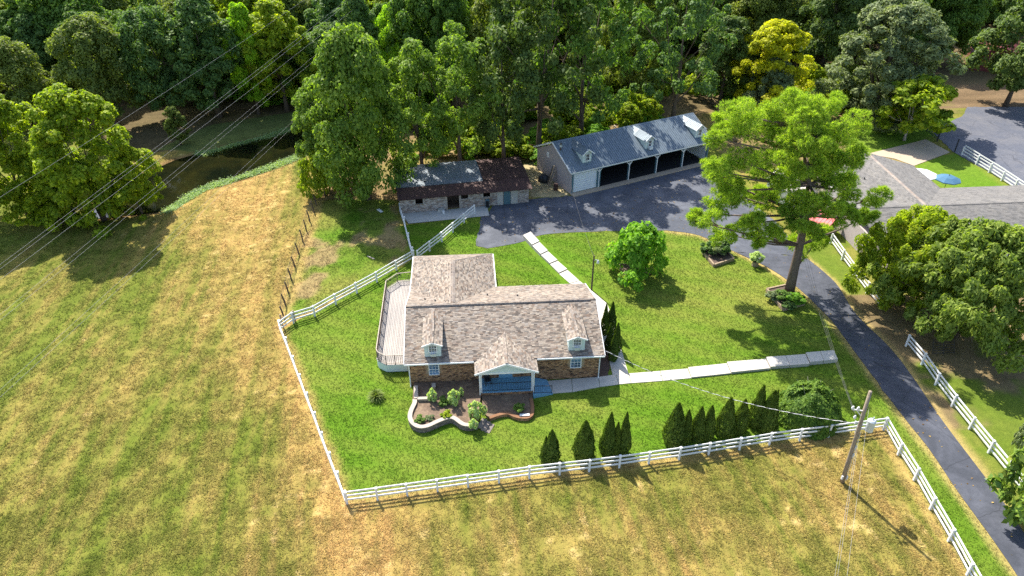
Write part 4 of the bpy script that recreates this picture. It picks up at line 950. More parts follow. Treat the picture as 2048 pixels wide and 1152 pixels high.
for p in (g0, g1): MB().box((p.x, p.y, .85), (.12, .12, 1.8)).build('post', M['iron'], ig)
for h in (.2, 1.5): MB().beam(g0 + Vector((0, 0, h)), g1 + Vector((0, 0, h)), .05, .05).build('rail', M['iron'], ig)
for i in range(1, 16): p = g0.lerp(g1, i / 16); MB().box((p.x, p.y, .85), (.025, .025, 1.4)).build('bar', M['iron'], ig)
gp = thing('gate_post', 'single black iron post at the white fence end', 'post', G(1909, 304)); MB().box((0, 0, .9), (.12, .12, 1.8)).build('shaft', M['iron'], gp); MB().box((0, 0, 1.83), (.16, .16, .06)).build('cap', M['iron'], gp)
mg = thing('metal_gate', 'black tubular metal gate leaning under the wide crape tree', 'gate', G(1885, 708), .1)
for i in range(6): MB().tube([(-.9, .12 * i, .15 + .2 * i), (1.0, .12 * i - .1, .15 + .2 * i)], .022, 6).build('bar', M['iron'], mg)
for x in (-.9, 0.05, 1.0): MB().tube([(x, 0 - (.05 if x > 0 else 0), .05), (x, .6 - (.1 if x > .5 else 0), 1.2)], .025, 6).build('upright', M['iron'], mg)

# ------------------------------------------------------------------ poles and wires
def wire(mb, a, b, sag, r, n=14, k=5):
    a, b = Vector(a), Vector(b); mb.tube([a.lerp(b, i / n) - Vector((0, 0, sag * 4 * (i / n) * (1 - i / n))) for i in range(n + 1)], r, k, False); return mb
PB = G(1684, 964); PT = G(1741, 783, 8.5)
up_ = thing('utility_pole', 'tall leaning weathered utility pole with transformer inside the field fence', 'utility pole', PB)
pl = lambda f: (PT - PB) * f
MB().tube([pl(-.03), pl(.25), pl(.6), pl(1)], [.155, .145, .13, .11], 14).build('pole', M['pole'], up_, True)
tr = pl(.66) + Vector((.62, -.1, 0)); trf = MB().tube([tr - Vector((0, 0, .42)), tr + Vector((0, 0, .42)), tr + Vector((0, 0, .5))], [.27, .27, .2], 16).build('transformer', M['grey_metal'], up_, False)
MB().tube([tr + Vector((.05, 0, .5)), tr + Vector((.05, 0, .75))], [.06, .03], 8).build('bushing', M['porcelain'], trf); MB().beam(pl(.66), tr, .08, .1).beam(pl(.62), tr - Vector((0, 0, .25)), .06, .08).build('bracket', M['grey_metal'], trf)
ar = [pl(.8) + Vector((-.75, .1, .05)), pl(.8), pl(.73)]
MB().beam(ar[1], ar[0], .06, .08).beam(ar[2], ar[0].lerp(ar[1], .35), .05, .05).build('crossarm', M['porcelain'], up_)
for i, p in enumerate((ar[0], ar[0].lerp(ar[1], .45), pl(.72) + Vector((-.5, 0, 0)), pl(.66) + Vector((-.35, 0, 0)))):
    MB().tube([p, p + Vector((0, 0, .12)), p + Vector((0, 0, .28))], [.06, .1, .05], 9).build('insulator', M['porcelain'], up_)
for f, s in ((.42, .1), (.33, .1), (.07, .16), (.07, -.16)): MB().box(pl(f) + Vector((s, -.12, 0)), (.1, .12, .3)).build('hardware', M['porcelain'], up_)
MB().tube([pl(.03) + Vector((.14, -.14, 0)), pl(.6) + Vector((.12, -.14, 0))], .02, 6).build('ground_conduit', M['grey_metal'], up_)
for i, (st, f) in enumerate((((1664, 686), .8), ((1668, 690), .76), ((1671, 690), .72))):
    a = PB + pl(f) + Vector((-.75 + .2 * i, .1, .1)); en = G(1575 + 6 * i, 372, 8.2)
    tag(wire(MB(), a, en, .9, .008).build('overhead_wire', M['wire_dark']), ('thin overhead wire from pole to pine, leftmost of three', 'thin overhead wire from pole to pine, middle of three', 'thin overhead wire from pole to pine, rightmost of three')[i], 'wire', 'wires from the pole to the pine')
for i, (f, e_) in enumerate(((.42, (1662, 1200)), (.52, (1668, 1200)), (.86, (1688, 1200)))):
    a = PB + pl(f) + Vector((.12, -.15, 0)); en = G(e_[0], e_[1], max(1.5, a.z - 1.0 - i * 1.2))
    tag(wire(MB(), a, en, .05, .007).build('guy_wire', M['wire']), ('pale wire running from pole to the bottom edge, leftmost of three', 'pale wire running from pole to the bottom edge, middle of three', 'pale wire running from pole top to the bottom edge')[i], 'wire', 'wires running down from the pole')
sa = PB + pl(.66) + Vector((-.3, 0, .1)); sb = HW(15.95, .3, 3.0); n = 160; pts = [sa.lerp(sb, i / n) - Vector((0, 0, 1.1 * 4 * (i / n) * (1 - i / n))) for i in range(n + 1)]
sv = thing('service_cable', 'twisted service cable hanging from utility pole to the house eave', 'cable', (0, 0, 0))
for k, mm in ((0, 'white'), (math.pi, 'wire_dark')):
    MB().tube([p + Vector((0, math.cos(i * .9 + k) * .016, math.sin(i * .9 + k) * .016)) for i, p in enumerate(pts)], .013, 5, False).build('strand', M[mm], sv)
lp = thing('yard_lamp_post', 'slim timber yard lamp post standing behind the house', 'lamp post', G(1183, 580)); MB().tube([(0, 0, -.1), (0, 0, 3.95)], [.09, .07], 10).build('post', M['timber_dark'], lp)
MB().tube([(0, 0, 3.4), (.2, -.1, 3.55), (.38, -.15, 3.5)], .025, 6).build('arm', M['grey_metal'], lp); MB().tube([(.4, -.15, 3.2), (.4, -.15, 3.4), (.4, -.15, 3.52)], [.14, .12, .05], 10).build('lamp_head', M['porcelain'], lp)
gpb = G(1116, 364); gpt = G(1122, 286, 5.6)
sp_ = thing('service_pole', 'dark timber pole standing at the garage gable corner', 'pole', gpb); MB().tube([(0, 0, -.1), (gpt - gpb)], [.12, .09], 10).build('post', M['timber_dark'], sp_); MB().box((gpt - gpb) * .93, (.3, .2, .3)).build('meter_box', M['grey_metal'], sp_)
tag(wire(MB(), gpt, HW(16.5, 14.3, 4.0) if False else G(1183, 580) + Vector((0, 0, 3.8)), .9, .016).build('overhead_wire', M['wire_dark']), 'dark wire sagging from garage pole to the yard lamp post', 'wire')
PL = [((-60, 432), (640, -22), 17, 0), ((-60, 574), (720, -22), 15, 0), ((-60, 583), (730, -22), 15, 1), ((-60, 604), (760, -24), 14.5, 2), ((-60, 678), (790, -26), 11, 3), ((-60, 690), (800, -26), 11, 4), ((-80, 852), (700, 133), 8, 5), ((-70, 858), (708, 136), 8, 6)]
lbs = ['highest single power line crossing the upper left woodland', 'upper of two close power lines over the pond trees', 'lower of two close power lines over the pond trees', 'lone middle power line below the close pair', 'upper line of the pair crossing the pond centre', 'lower line of the pair crossing the pond centre', 'upper of the lowest line pair near the pasture fence', 'lower of the lowest line pair near the pasture fence']
for (a, b, z, _), lb in zip(PL, lbs):
    tag(wire(MB(), G(a[0], a[1], z), G(b[0], b[1], z), .25, .0075, 20).build('power_line', M['wire']), lb, 'power line', 'power lines over the field')

# ------------------------------------------------------------------ vegetation meshes
def unit(a): return a / (np.linalg.norm(a, axis=-1, keepdims=True) + 1e-9)
def leaf_quads(P_, N_, size, g, asp=1.6, droop=None):
    n = len(P_); t = unit(np.cross(N_, unit(g.normal(size=(n, 3)))))
    if droop is not None: t = unit(t + droop)
    b = unit(np.cross(N_, t)); L = size[:, None] * asp * .5; w_ = size[:, None] * .5
    fold = N_ * (size[:, None] * .18)
    V = np.stack([P_ - t * L, P_ + b * w_ + fold, P_ + t * L, P_ - b * w_ + fold], 1); return V.reshape(-1, 3)
def prof(kind, t):
    if kind == 'round': return np.sqrt(np.clip(1 - ((t - .42) / .6) ** 2, .02, 1))
    if kind == 'oval': return np.clip(np.sin(np.pi * np.clip(t * .86 + .12, 0, 1)) ** .7, .08, 1)
    if kind == 'dome': return np.sqrt(np.clip(1 - (t * .98) ** 2.4, .02, 1)) * (0.82 + .18 * np.minimum(1, t * 5))
    if kind == 'cone': return np.clip((1 - t) ** .75, .04, 1) * np.minimum(1, .55 + t * 3)
    if kind == 'vase': return np.clip(.35 + .75 * t, 0, 1) * np.sqrt(np.clip(1 - ((t - .55) / .47) ** 4, .05, 1))
def crown_arrays(seed, H, Rr, cb, kind, ncl, npl_, leaf, crr=.2, asp=1.6, flat=.75, inner=.25, lob=.25, droop=0.0):
    g = np.random.default_rng(seed); t = g.random(ncl) ** .85; a = np.arange(ncl) * 2.39996 + g.normal(size=ncl) * .3
    ph = g.random(6) * 6.28; lobe = 1 + lob * (np.sin(3 * a + ph[0] + 4 * t) * .5 + np.sin(5 * a + ph[1] - 7 * t) * .35 + np.sin(2 * a + ph[2]) * .3)
    fr = np.where(g.random(ncl) < inner, g.uniform(.2, .6, ncl), g.uniform(.72, .95, ncl))
    cr = Rr * crr * g.uniform(.65, 1.35, ncl); rad = np.maximum(Rr * prof(kind, t) * lobe * fr - cr * .3, 0)
    cz = cb * H + t * H * (1 - cb) * .95
    Cn = np.stack([rad * np.cos(a), rad * np.sin(a), cz], 1)
    k = np.repeat(np.arange(ncl), npl_); n = len(k); d = unit(g.normal(size=(n, 3)) + unit(Cn - np.array([0, 0, cb * H + .35 * H * (1 - cb)]))[k] * .55 + np.array([0, 0, .25]))
    P_ = Cn[k] + d * (cr[k] * (g.random(n) ** .4))[:, None] * np.array([1, 1, flat])
    N_ = unit(d * .7 + np.array([0, 0, .55]) + g.normal(size=(n, 3)) * .45)
    sz = leaf * g.uniform(.6, 1.4, n); dr = np.array([0, 0, -droop]) if droop else None
    return leaf_quads(P_, N_, sz, g, asp, dr), Cn
def trunk_mb(seed, H, r0, Cn, nl=9, top=.7, lean=.03, multi=1):
    rr = random.Random(seed); mb = MB()
    for m_ in range(multi):
        a0 = rr.random() * 6.28; off = .05 * H if multi > 1 else 0
        base = Vector((math.cos(a0) * r0 * (1.5 if multi > 1 else 0), math.sin(a0) * r0 * (1.5 if multi > 1 else 0), -.2))
        pts = [base]
        for i in range(1, 6):
            f = i / 5; pts.append(Vector((base.x + math.cos(a0) * off * f * 2 + rr.uniform(-1, 1) * lean * H * f, base.y + math.sin(a0) * off * f * 2 + rr.uniform(-1, 1) * lean * H * f, H * top * f)))
        rs = [r0 * (1.35 if i == 0 else 1 - .8 * i / 5) for i in range(6)]; mb.tube(pts, rs, 8)
        for j in range(max(1, nl // multi)):
            c = Vector(Cn[rr.randrange(len(Cn))]); i = rr.randrange(1, 5); s = pts[i]
            if c.z < s.z * .8: continue
            mid = s.lerp(c, .5) + Vector((0, 0, -.02 * H)); mb.tube([s, mid, c], [rs[i] * .5, rs[i] * .3, .015 * H * .2], 5)
    return mb
PROTO = {}
def proto(key, seed, H, Rr, cb, kind, ncl, npl_, leaf, m, r0=.22, bark='bark', multi=1, **kw):
    V, Cn = crown_arrays(seed, H, Rr, cb, kind, ncl, npl_, leaf, **kw)
    PROTO[key] = (np_mesh('crown_' + key, V, 4, M[m]), trunk_mb(seed, H, r0, Cn, multi=multi).mesh('trunk_' + key, M[bark], True), H, Rr, m)
proto('roundA', 1, 10, 4.2, .18, 'round', 120, 241, 0.180, 'leaf_mid', inner=.2)
proto('roundB', 2, 10, 4.2, .2, 'round', 130, 229, 0.174, 'leaf_dark', lob=.35)
proto('ovalA', 3, 10, 3.2, .14, 'oval', 120, 229, 0.162, 'leaf_mid', lob=.3)
proto('ovalB', 4, 10, 3.0, .1, 'oval', 130, 218, 0.156, 'leaf_blue', lob=.35)
proto('domeA', 5, 10, 4.6, .1, 'dome', 150, 229, 0.168, 'leaf_olive')
proto('domeB', 6, 10, 4.6, .02, 'dome', 150, 218, 0.174, 'leaf_sun', lob=.35, multi=3, crr=.15, r0=.1)
proto('airyA', 41, 10, 4.4, .2, 'round', 95, 135, .16, 'leaf_dark', inner=.15, lob=.45, crr=.15)
proto('airyB', 42, 10, 4.0, .16, 'oval', 95, 140, .16, 'leaf_shrub', inner=.15, lob=.45, crr=.16)
# proto('vase', 8, 10, 5.0, .22, 'vase', 150, 229, 0.156, 'leaf_mid', multi=3, crr=.17)
proto('small', 9, 5, 2.6, .25, 'round', 70, 60, .24, 'leaf_sun', r0=.09, bark='bark_pale')
proto('bush', 10, 3, 2.6, .06, 'dome', 80, 70, .17, 'leaf_shrub', r0=.07, multi=3)
proto('cedar_round', 12, 10, 5.0, .06, 'dome', 260, 172, 0.132, 'leaf_grey', crr=.13, asp=2.6, flat=.6, lob=.18)
proto('crape', 13, 6, 5.0, .12, 'dome', 250, 172, 0.120, 'leaf_mid', crr=.12, asp=2.8, multi=4, lob=.4, r0=.12)
proto('magnolia', 14, 8, 3.6, .05, 'oval', 130, 55, .3, 'leaf_magnolia', asp=2.2, r0=.18, lob=.4)

def tree(name, label, base, topy, hw_px, key, m=None, group=None, rz=None, cat='tree', zb=0.0):
    cm, tm, H, Rr, dm = PROTO[key]; B_ = G(base[0], base[1], zb); Zt = YP(base[0], topy, B_.y).z
    k = B_.y * cp - (Zt * .55 - CAM_H) * sp; rad = hw_px * k / FPX
    h_ = max(1.0, Zt - .12 * rad); t = thing(name, label, cat, B_, rnd.random() * 6.28 if rz is None else rz, group)
    t.scale = (rad / Rr / 1.02, rad / Rr / 1.02, h_ / H)
    tr_ = obj('trunk', tm, t); c_ = obj('crown', cm, t)
    if m and m != dm: c_.material_slots[0].link = 'OBJECT'; c_.material_slots[0].material = M[m]
    return t, c_
FG = 'trees along the woodland edge'
t_oak, c_oak = tree('oak_tree', 'broad dark oak behind the left end of the garage roof', (1077, 316), -95, 130, 'airyA', 'leaf_dark', FG)
t_mid, c_mid = tree('oak_tree', 'wide dark oak behind the middle of the garage roof', (1160, 292), -100, 118, 'airyA', 'leaf_mid', FG)
t_ov, c_ov = tree('tall_tree', 'dense blue green tree behind the pond centre', (440, 234), -30, 78, 'ovalB', 'leaf_blue', FG)
tree('oak_tree', 'dark oak with thick trunk behind the right end of the garage', (1345, 246), -60, 98, 'airyA', 'leaf_blue', FG)
tree('oak_tree', 'dark leafy oak rising behind the rusty end of the barn', (1008, 336), 0, 86, 'airyB', 'leaf_dark', FG)
tree('tall_tree', 'bright topped tree behind the barn centre, taller than its neighbours', (922, 346), 25, 96, 'airyB', 'leaf_fresh', FG)
tree('tall_tree', 'yellow green tree behind the left half of the barn', (845, 362), 60, 90, 'airyB', 'leaf_fresh', FG)
tree('big_tree', 'very tall bushy green tree left of the barn on the pasture corner', (738, 398), 42, 110, 'domeA', 'leaf_fresh', FG)
tree('small_tree', 'small drooping tree beside the last wire fence post', (648, 392), 300, 46, 'bush', 'leaf_sun', FG)
tree('mid_tree', 'lower leafy tree leaning over the pond outlet', (668, 368), 150, 68, 'roundA', 'leaf_fresh', FG)
t_, c_sp = tree('sycamore_tree', 'bright yellow green sycamore clump, middle of the left pond bank', (210, 438), 160, 118, 'domeB', 'leaf_sun', 'sycamores on the left bank')
tree('sycamore_tree', 'bright yellow green sycamore cut by the left picture edge', (50, 428), 165, 112, 'domeB', 'leaf_sun', 'sycamores on the left bank', 2.0)
tree('sycamore_tree', 'lower yellow green sycamore overhanging the pond end', (285, 425), 285, 50, 'domeB', 'leaf_sun', 'sycamores on the left bank', 4.1)
tree('sycamore_tree', 'low yellow green sycamore between the two big ones', (120, 436), 275, 80, 'domeB', 'leaf_sun', 'sycamores on the left bank', 5.5)
tree('sycamore_tree', 'lowest yellow green sycamore thicket hiding the clump trunks', (190, 444), 318, 66, 'bush', 'leaf_sun', 'sycamores on the left bank')
tree('tall_tree', 'tall speckled yellow green tree behind the pond outlet', (575, 222), -15, 70, 'ovalA', 'leaf_sun', FG)
tree('lime_tree', 'slender lime green tree left of the speckled tall tree', (518, 228), -5, 44, 'ovalB', 'leaf_lime', FG)
tree('tall_tree', 'dark tree behind the left part of the pond', (345, 240), 5, 72, 'roundA', 'leaf_blue', FG)
tree('tall_tree', 'grey green tree above the sycamore clump', (235, 255), 20, 80, 'roundA', 'leaf_olive', FG)
t_, c_ol = tree('tall_tree', 'olive green tree above the left sycamore', (75, 270), 70, 82, 'domeA', 'leaf_olive', FG)
tree('tall_tree', 'sunlit yellow green tree in the top left corner', (55, 175), -40, 85, 'roundB', 'leaf_sun', FG)
t_, c_mid2 = tree('tall_tree', 'green tree beyond the upper left sycamores along the top', (170, 165), -60, 80, 'ovalA', 'leaf_mid', FG)
tree('pond_sapling', 'small conical sapling standing on the far pond bank', (362, 290), 208, 24, 'ovalB', 'leaf_olive', FG)
tree('lime_tree', 'bright lime tree crown at the top above the bushy tree', (800, 205), 5, 46, 'roundA', 'leaf_lime', FG)
tree('tall_tree', 'blue green tree at the top between speckled tree and lime crown', (690, 180), -40, 62, 'ovalB', 'leaf_blue', FG)
t_, c_gr = tree('tall_tree', 'green tree at the top behind the bright topped tree', (895, 215), -60, 68, 'roundA', 'leaf_mid', FG)
tree('tall_tree', 'olive crowned tree at the top behind the garage oaks', (1010, 225), -90, 85, 'domeA', 'leaf_olive', FG)
tree('tall_tree', 'olive green tree at the top behind the middle garage oak', (1260, 190), -90, 85, 'domeA', 'leaf_olive', FG)
tree('yellow_tree', 'rounded bright yellow tree behind the pine', (1525, 222), 30, 92, 'domeB', 'leaf_yellow', FG)
tree('mid_tree', 'pale green tree in front of the yellow tree', (1530, 232), 108, 52, 'roundA', 'leaf_grey', FG)
tree('mid_tree', 'dark green tree between garage end and yellow tree', (1440, 205), 20, 62, 'ovalA', 'leaf_dark', FG)
tree('cedar_tree', 'huge rounded grey green tree right of the yellow tree', (1742, 240), -25, 130, 'cedar_round', 'leaf_grey', FG)
t_, c_small = tree('maple_tree', 'small yellow green maple with pale trunk on the far lawn', (1808, 281), 150, 74, 'small', 'leaf_sun', FG)
tree('oak_tree', 'dark spreading tree with bent trunk at the top right', (2010, 213), -35, 92, 'roundB', 'leaf_dark', FG)
tree('oak_tree', 'green tree with lime tips above the brown track', (1880, 130), -60, 62, 'roundA', 'leaf_mid', FG)
tree('oak_tree', 'dark tree at the top between yellow and grey green trees', (1640, 150), -80, 75, 'roundB', 'leaf_dark', FG)
tree('wide_crape_tree', 'wide arching green tree beside the driveway fence', (1905, 672), 440, 148, 'crape', 'leaf_crape')
tree('wide_crape_tree', 'arching tree with upright yellow sprays before the grey roof', (1800, 600), 415, 112, 'crape', 'leaf_sun', rz=1.0)
tree('magnolia_tree', 'glossy dark magnolia at the lower right picture edge', (2062, 1050), 835, 88, 'magnolia', 'leaf_magnolia')
tree('silver_shrub', 'pale silvery shrub at the right edge above the magnolia', (2046, 905), 835, 28, 'bush', 'leaf_grey', cat='shrub')
t_, c_bush = tree('round_shrub', 'leafy round shrub growing in the first timber planter box', (1272, 553), 450, 70, 'bush', 'leaf_shrub', cat='shrub')

# woodland mass behind: one object, crowns scattered by geometry nodes
def scatter_obj(name, pts, scl, srcs, label, seed=0):
    me = bpy.data.meshes.new(name); me.from_pydata([tuple(p) for p in pts], [], [])
    at_ = me.attributes.new('sc', 'FLOAT_VECTOR', 'POINT'); at_.data.foreach_set('vector', np.array(scl, dtype=np.float32).ravel())
    ri = me.attributes.new('rot', 'FLOAT', 'POINT'); ri.data.foreach_set('value', np.random.default_rng(seed).random(len(pts)).astype(np.float32) * 6.28)
    ii = me.attributes.new('idx', 'INT', 'POINT'); ii.data.foreach_set('value', np.random.default_rng(seed + 1).integers(0, len(srcs), len(pts)).astype(np.int32))
    o = obj(name, me); o['kind'] = 'stuff'; o['label'] = label; o['category'] = 'woodland'
    ng = bpy.data.node_groups.new(name, 'GeometryNodeTree'); ng.interface.new_socket('Geometry', in_out='INPUT', socket_type='NodeSocketGeometry'); ng.interface.new_socket('Geometry', in_out='OUTPUT', socket_type='NodeSocketGeometry')
    N = ng.nodes; Lk = ng.links; gi = N.new('NodeGroupInput'); go = N.new('NodeGroupOutput')
    g2i = N.new('GeometryNodeGeometryToInstance')
    for s_ in srcs[::-1]:
        oi = N.new('GeometryNodeObjectInfo'); oi.inputs['Object'].default_value = s_; oi.inputs['As Instance'].default_value = True; Lk.new(oi.outputs['Geometry'], g2i.inputs[0])
    ip = N.new('GeometryNodeInstanceOnPoints'); ip.inputs['Pick Instance'].default_value = True
    def na(nm, typ):
        n_ = N.new('GeometryNodeInputNamedAttribute'); n_.data_type = typ; n_.inputs['Name'].default_value = nm; return n_.outputs['Attribute']
    cx = N.new('ShaderNodeCombineXYZ'); Lk.new(na('rot', 'FLOAT'), cx.inputs['Z'])
    mp = N.new('GeometryNodeMeshToPoints'); Lk.new(gi.outputs[0], mp.inputs['Mesh']); Lk.new(mp.outputs[0], ip.inputs['Points'])
    jn = N.new('GeometryNodeJoinGeometry')
    Lk.new(g2i.outputs[0], ip.inputs['Instance']); Lk.new(na('idx', 'INT'), ip.inputs['Instance Index']); Lk.new(cx.outputs[0], ip.inputs['Rotation']); Lk.new(na('sc', 'FLOAT_VECTOR'), ip.inputs['Scale'])
    Lk.new(ip.outputs[0], go.inputs[0]); md = o.modifiers.new('scatter', 'NODES'); md.node_group = ng; return o
CLEAR = GP([(1870, 215), (1880, 140), (1930, 90), (1990, 120), (2300, 190), (2300, 260)])
wp_, ws_ = [], []
yv = 112.0
while yv < 250:
    lim = yv * .74 + 25; xv = -lim
    while xv < lim:
        x_, y_ = xv + rnd.uniform(-2.4, 2.4), yv + rnd.uniform(-2.4, 2.4)
        p2 = np.array([x_]), np.array([y_])
        lo_ = 108 if x_ < -10 else (122 if x_ < 20 else 130)
        if x_ > 75: lo_ = 150
        if y_ > lo_ and not inside(*p2, CLEAR)[0]:
            s_ = rnd.uniform(.95, 1.55); wp_.append((x_, y_, 0)); ws_.append((s_ * rnd.uniform(.9, 1.15), s_ * rnd.uniform(.9, 1.15), s_ * rnd.uniform(1.0, 1.4)))
        xv += 7.2
    yv += 7.0
bgc = [c_mid2, c_gr, c_ov, c_ol, c_gr, c_sp, c_mid2]
scatter_obj('far_woodland', wp_, ws_, bgc, 'dense far woodland of mixed green crowns along the top', 5)

up_, us_ = [], []
for i in range(900):
    x_, y_ = rnd.uniform(-48, 62), rnd.uniform(86, 124); pxx, pyy = PX(x_, y_, 0)
    p2 = np.array([x_]), np.array([y_])
    if inside(*p2, POND)[0] or inside(*p2, NLOT)[0] or inside(*p2, MAPLE_LAWN)[0] or inside(*p2, CLEAR)[0]: continue
    lo_ = 101 if x_ < -22 else (88 + max(0, x_ - 4) * .42 if x_ < 24 else 104)
    if x_ < -22 and pyy > 212: continue
    if y_ < lo_ or (24 < x_ < 34 and y_ < 112): continue
    if fbm(np.array([x_]), np.array([y_]), .12, 2)[0] < .45: continue
    s_ = rnd.uniform(.25, .75); up_.append((x_, y_, 0)); us_.append((s_ * 1.1, s_ * 1.1, s_ * rnd.uniform(.7, 1.3)))
scatter_obj('undergrowth', up_, us_, [c_bush, c_small], 'low leafy undergrowth beneath the woodland trees', 8)

# ------------------------------------------------------------------ the pine
PBs = G(1578, 587)
pine = thing('pine_tree', 'tall pine with bright needle pads leaning over the driveway', 'tree', PBs)
def PP(px, py, dy): return YP(px, py, PBs.y + dy) - PBs
tk = [Vector((0, 0, -.2)), PP(1588, 540, 0), PP(1600, 490, .1), PP(1612, 430, .2), PP(1618, 370, .3), PP(1610, 310, .3), PP(1605, 250, .4), PP(1600, 215, .5)]
mb = MB().tube(tk, [.5, .42, .36, .31, .25, .19, .12, .05], 12)
pads = [(1500, 235, 62), (1555, 225, 52), (1600, 212, 50), (1650, 215, 40), (1690, 255, 50), (1445, 275, 40), (1470, 250, 40), (1545, 280, 55), (1610, 270, 55), (1660, 300, 50), (1705, 310, 40), (1490, 320, 50), (1440, 345, 38), (1540, 345, 48), (1590, 335, 45), (1640, 355, 45), (1700, 375, 40), (1745, 395, 35), (1470, 385, 40), (1425, 425, 40), (1400, 440, 26), (1520, 400, 42), (1575, 405, 45), (1650, 410, 38), (1690, 430, 35), (1735, 430, 25), (1450, 465, 34), (1500, 450, 35), (1560, 460, 40), (1600, 485, 36), (1640, 470, 34), (1510, 480, 24)]
g = np.random.default_rng(21); NV = []
FRONT = [(1605, 245, 40), (1600, 290, 44), (1625, 330, 40), (1590, 365, 42), (1625, 400, 40), (1600, 435, 40), (1570, 310, 40), (1640, 275, 40)]
pads = pads + [(x + (8 if i % 2 else -10), y + (10 if i % 3 else -8), r_ * .8) for i, (x, y, r_) in enumerate(pads) if i % 3 == 0]
REAR = [(x + (6 if i % 2 else -6), y + 4, r_ * .8) for i, (x, y, r_) in enumerate(pads[:32]) if i % 2 == 0 and y < 400]
for (x, y, r_) in pads + FRONT + REAR:
    f = abs(x - 1595) / 190; dyv = float(g.uniform(-3.2, 3.2)) * (1.05 - f * .6)
    if (x, y, r_) in FRONT: dyv = float(g.uniform(-3.0, -1.6))
    if (x, y, r_) in REAR: dyv = float(g.uniform(2.5, 5.0)) * (1.1 - .6 * f)
    c = PP(x, y, dyv); k = (PBs.y + dyv) / ray(x, y)[1]; rad = r_ * k / FPX * .92
    j = min(range(1, 7), key=lambda q: abs(tk[q].z - (c.z - .25 * (c - tk[q]).xy.length))); s0 = tk[j]
    mid = s0.lerp(c, .55) + Vector((0, 0, -.25)); mb.tube([s0, mid, c + Vector((0, 0, -.2))], [.14, .09, .03], 6)
    ns = 9
    for q in range(ns):   # sub clumps of the pad
        d = unit(g.normal(size=3)) * rad * (.45 + .5 * g.random()); cc = np.array(c) + d * np.array([1, 1, .75]); mb.tube([mid.lerp(c, .6), Vector(cc)], [.03, .012], 4)
        nt_ = 56; dirs = unit(g.normal(size=(nt_, 3)) + np.array([0, 0, .35])); tp_ = cc + dirs * (rad * .33 * (g.random((nt_, 1)) ** .3)) * np.array([1, 1, .8])
        for tt in range(1):
            nd_ = 13; dr_ = unit(np.repeat(dirs, nd_, 0) * .9 + g.normal(size=(nt_ * nd_, 3)) * .6); b0_ = np.repeat(tp_, nd_, 0)
            sd_ = unit(np.cross(dr_, g.normal(size=(nt_ * nd_, 3)))) *   .02; L_ = g.uniform(.2, .38, (nt_ * nd_, 1))
            NV.append(np.stack([b0_ - sd_, b0_ + sd_, b0_ + dr_ * L_], 1).reshape(-1, 3))
mb.build('trunk', M['bark_pine'], pine, True)
obj('crown', np_mesh('pine_crown', np.concatenate(NV), 3, M['leaf_pine']), pine)

# ------------------------------------------------------------------ cypress cones, mound, shrubs
def cone_mesh(seed, n=3600, waist=.5, fork=0):
    g = np.random.default_rng(seed); t = g.random(n) ** .8; a = g.random(n) * 6.283
    r_ = np.clip(1.05 * (1 - t) ** .62, .02, 1) * np.minimum(1, .7 + t * 2.2) * (1 + .13 * np.sin(7 * a + 9 * t) + .08 * np.sin(13 * a - 16 * t)) * g.uniform(.78, 1.03, n)
    ft = (np.sin(3 * a + seed) > .2) & (t > .6); P_ = np.stack([r_ * np.cos(a), r_ * np.sin(a), t], 1)
    N_ = unit(np.stack([np.cos(a), np.sin(a), .35 + 0 * a], 1) + g.normal(size=(n, 3)) * .35)
    V = leaf_quads(P_ * np.array([1, 1, 1]), N_, .13 * g.uniform(.6, 1.3, n), g, 1.2)
    return np_mesh('cypress_foliage', V * 1.0, 4, M['leaf_cedar'])
CONES = []
def cone_scaled(seed, h, r_, n=6500):
    g = np.random.default_rng(seed); t = g.random(n) ** .85; a = g.random(n) * 6.283
    rr = r_ * np.clip(1.1 * (1 - t ** 1.3) ** .8, .03, 1) * np.minimum(1, .72 + t * 1.6) * (.6 + .85 * fbm(a * 1.3 + seed * 7, t * 6 + seed, 1.0, 3)) * (.8 + .26 * g.random(n) ** .5)
    P_ = np.stack([rr * np.cos(a), rr * np.sin(a), t * h], 1); N_ = unit(np.stack([np.cos(a), np.sin(a), .4 + 0 * a], 1) + g.normal(size=(n, 3)) * .4)
    t3 = np.array([0, 0, .9]); V = leaf_quads(P_, N_, .085 * g.uniform(.6, 1.4, n), g, 2.0, t3 * 1.2)
    return np_mesh('cypress_foliage', V, 4, M['leaf_cedar'])
STEM = MB().tube([(0, 0, -.1), (0, 0, .6)], [.08, .05], 7).mesh('cypress_stem', M['bark'])
ccache = {}
def cypress(label, base, top, hw_, group, v):
    B_ = G(*base); Zt = YP(top[0], top[1], B_.y).z; k = B_.y * cp + CAM_H * sp; rad = hw_ * 1.1 * k / FPX
    key = v % 9
    if key not in ccache: ccache[key] = cone_scaled(50 + key, 3.0, .75)
    t = thing('cypress', label, 'shrub', B_, rnd.random() * 6.28, group); t.scale = (rad / .75, rad / .75, Zt / 3.0)
    obj('stem', STEM, t); obj('foliage', ccache[key], t); return t
rowl = ['first small cypress from the left in the fence row', 'small side shoot cypress against the first of the row', 'second cypress from the left, standing alone', 'slim left cypress of the first close pair', 'slim right cypress of the first close pair', 'short cypress filling between the first close pair', 'broad cypress at the centre of the fence row', 'narrow cypress right of the broad central one', 'left half of the second close cypress pair', 'right half of the second close cypress pair', 'broad pale tipped cypress left of the last pairs', 'narrow cypress right of the broad pale tipped one', 'tall slim cypress nearest the walkway', 'broad cypress touching the round mound shrub', 'thin spire behind the last broad cypress']
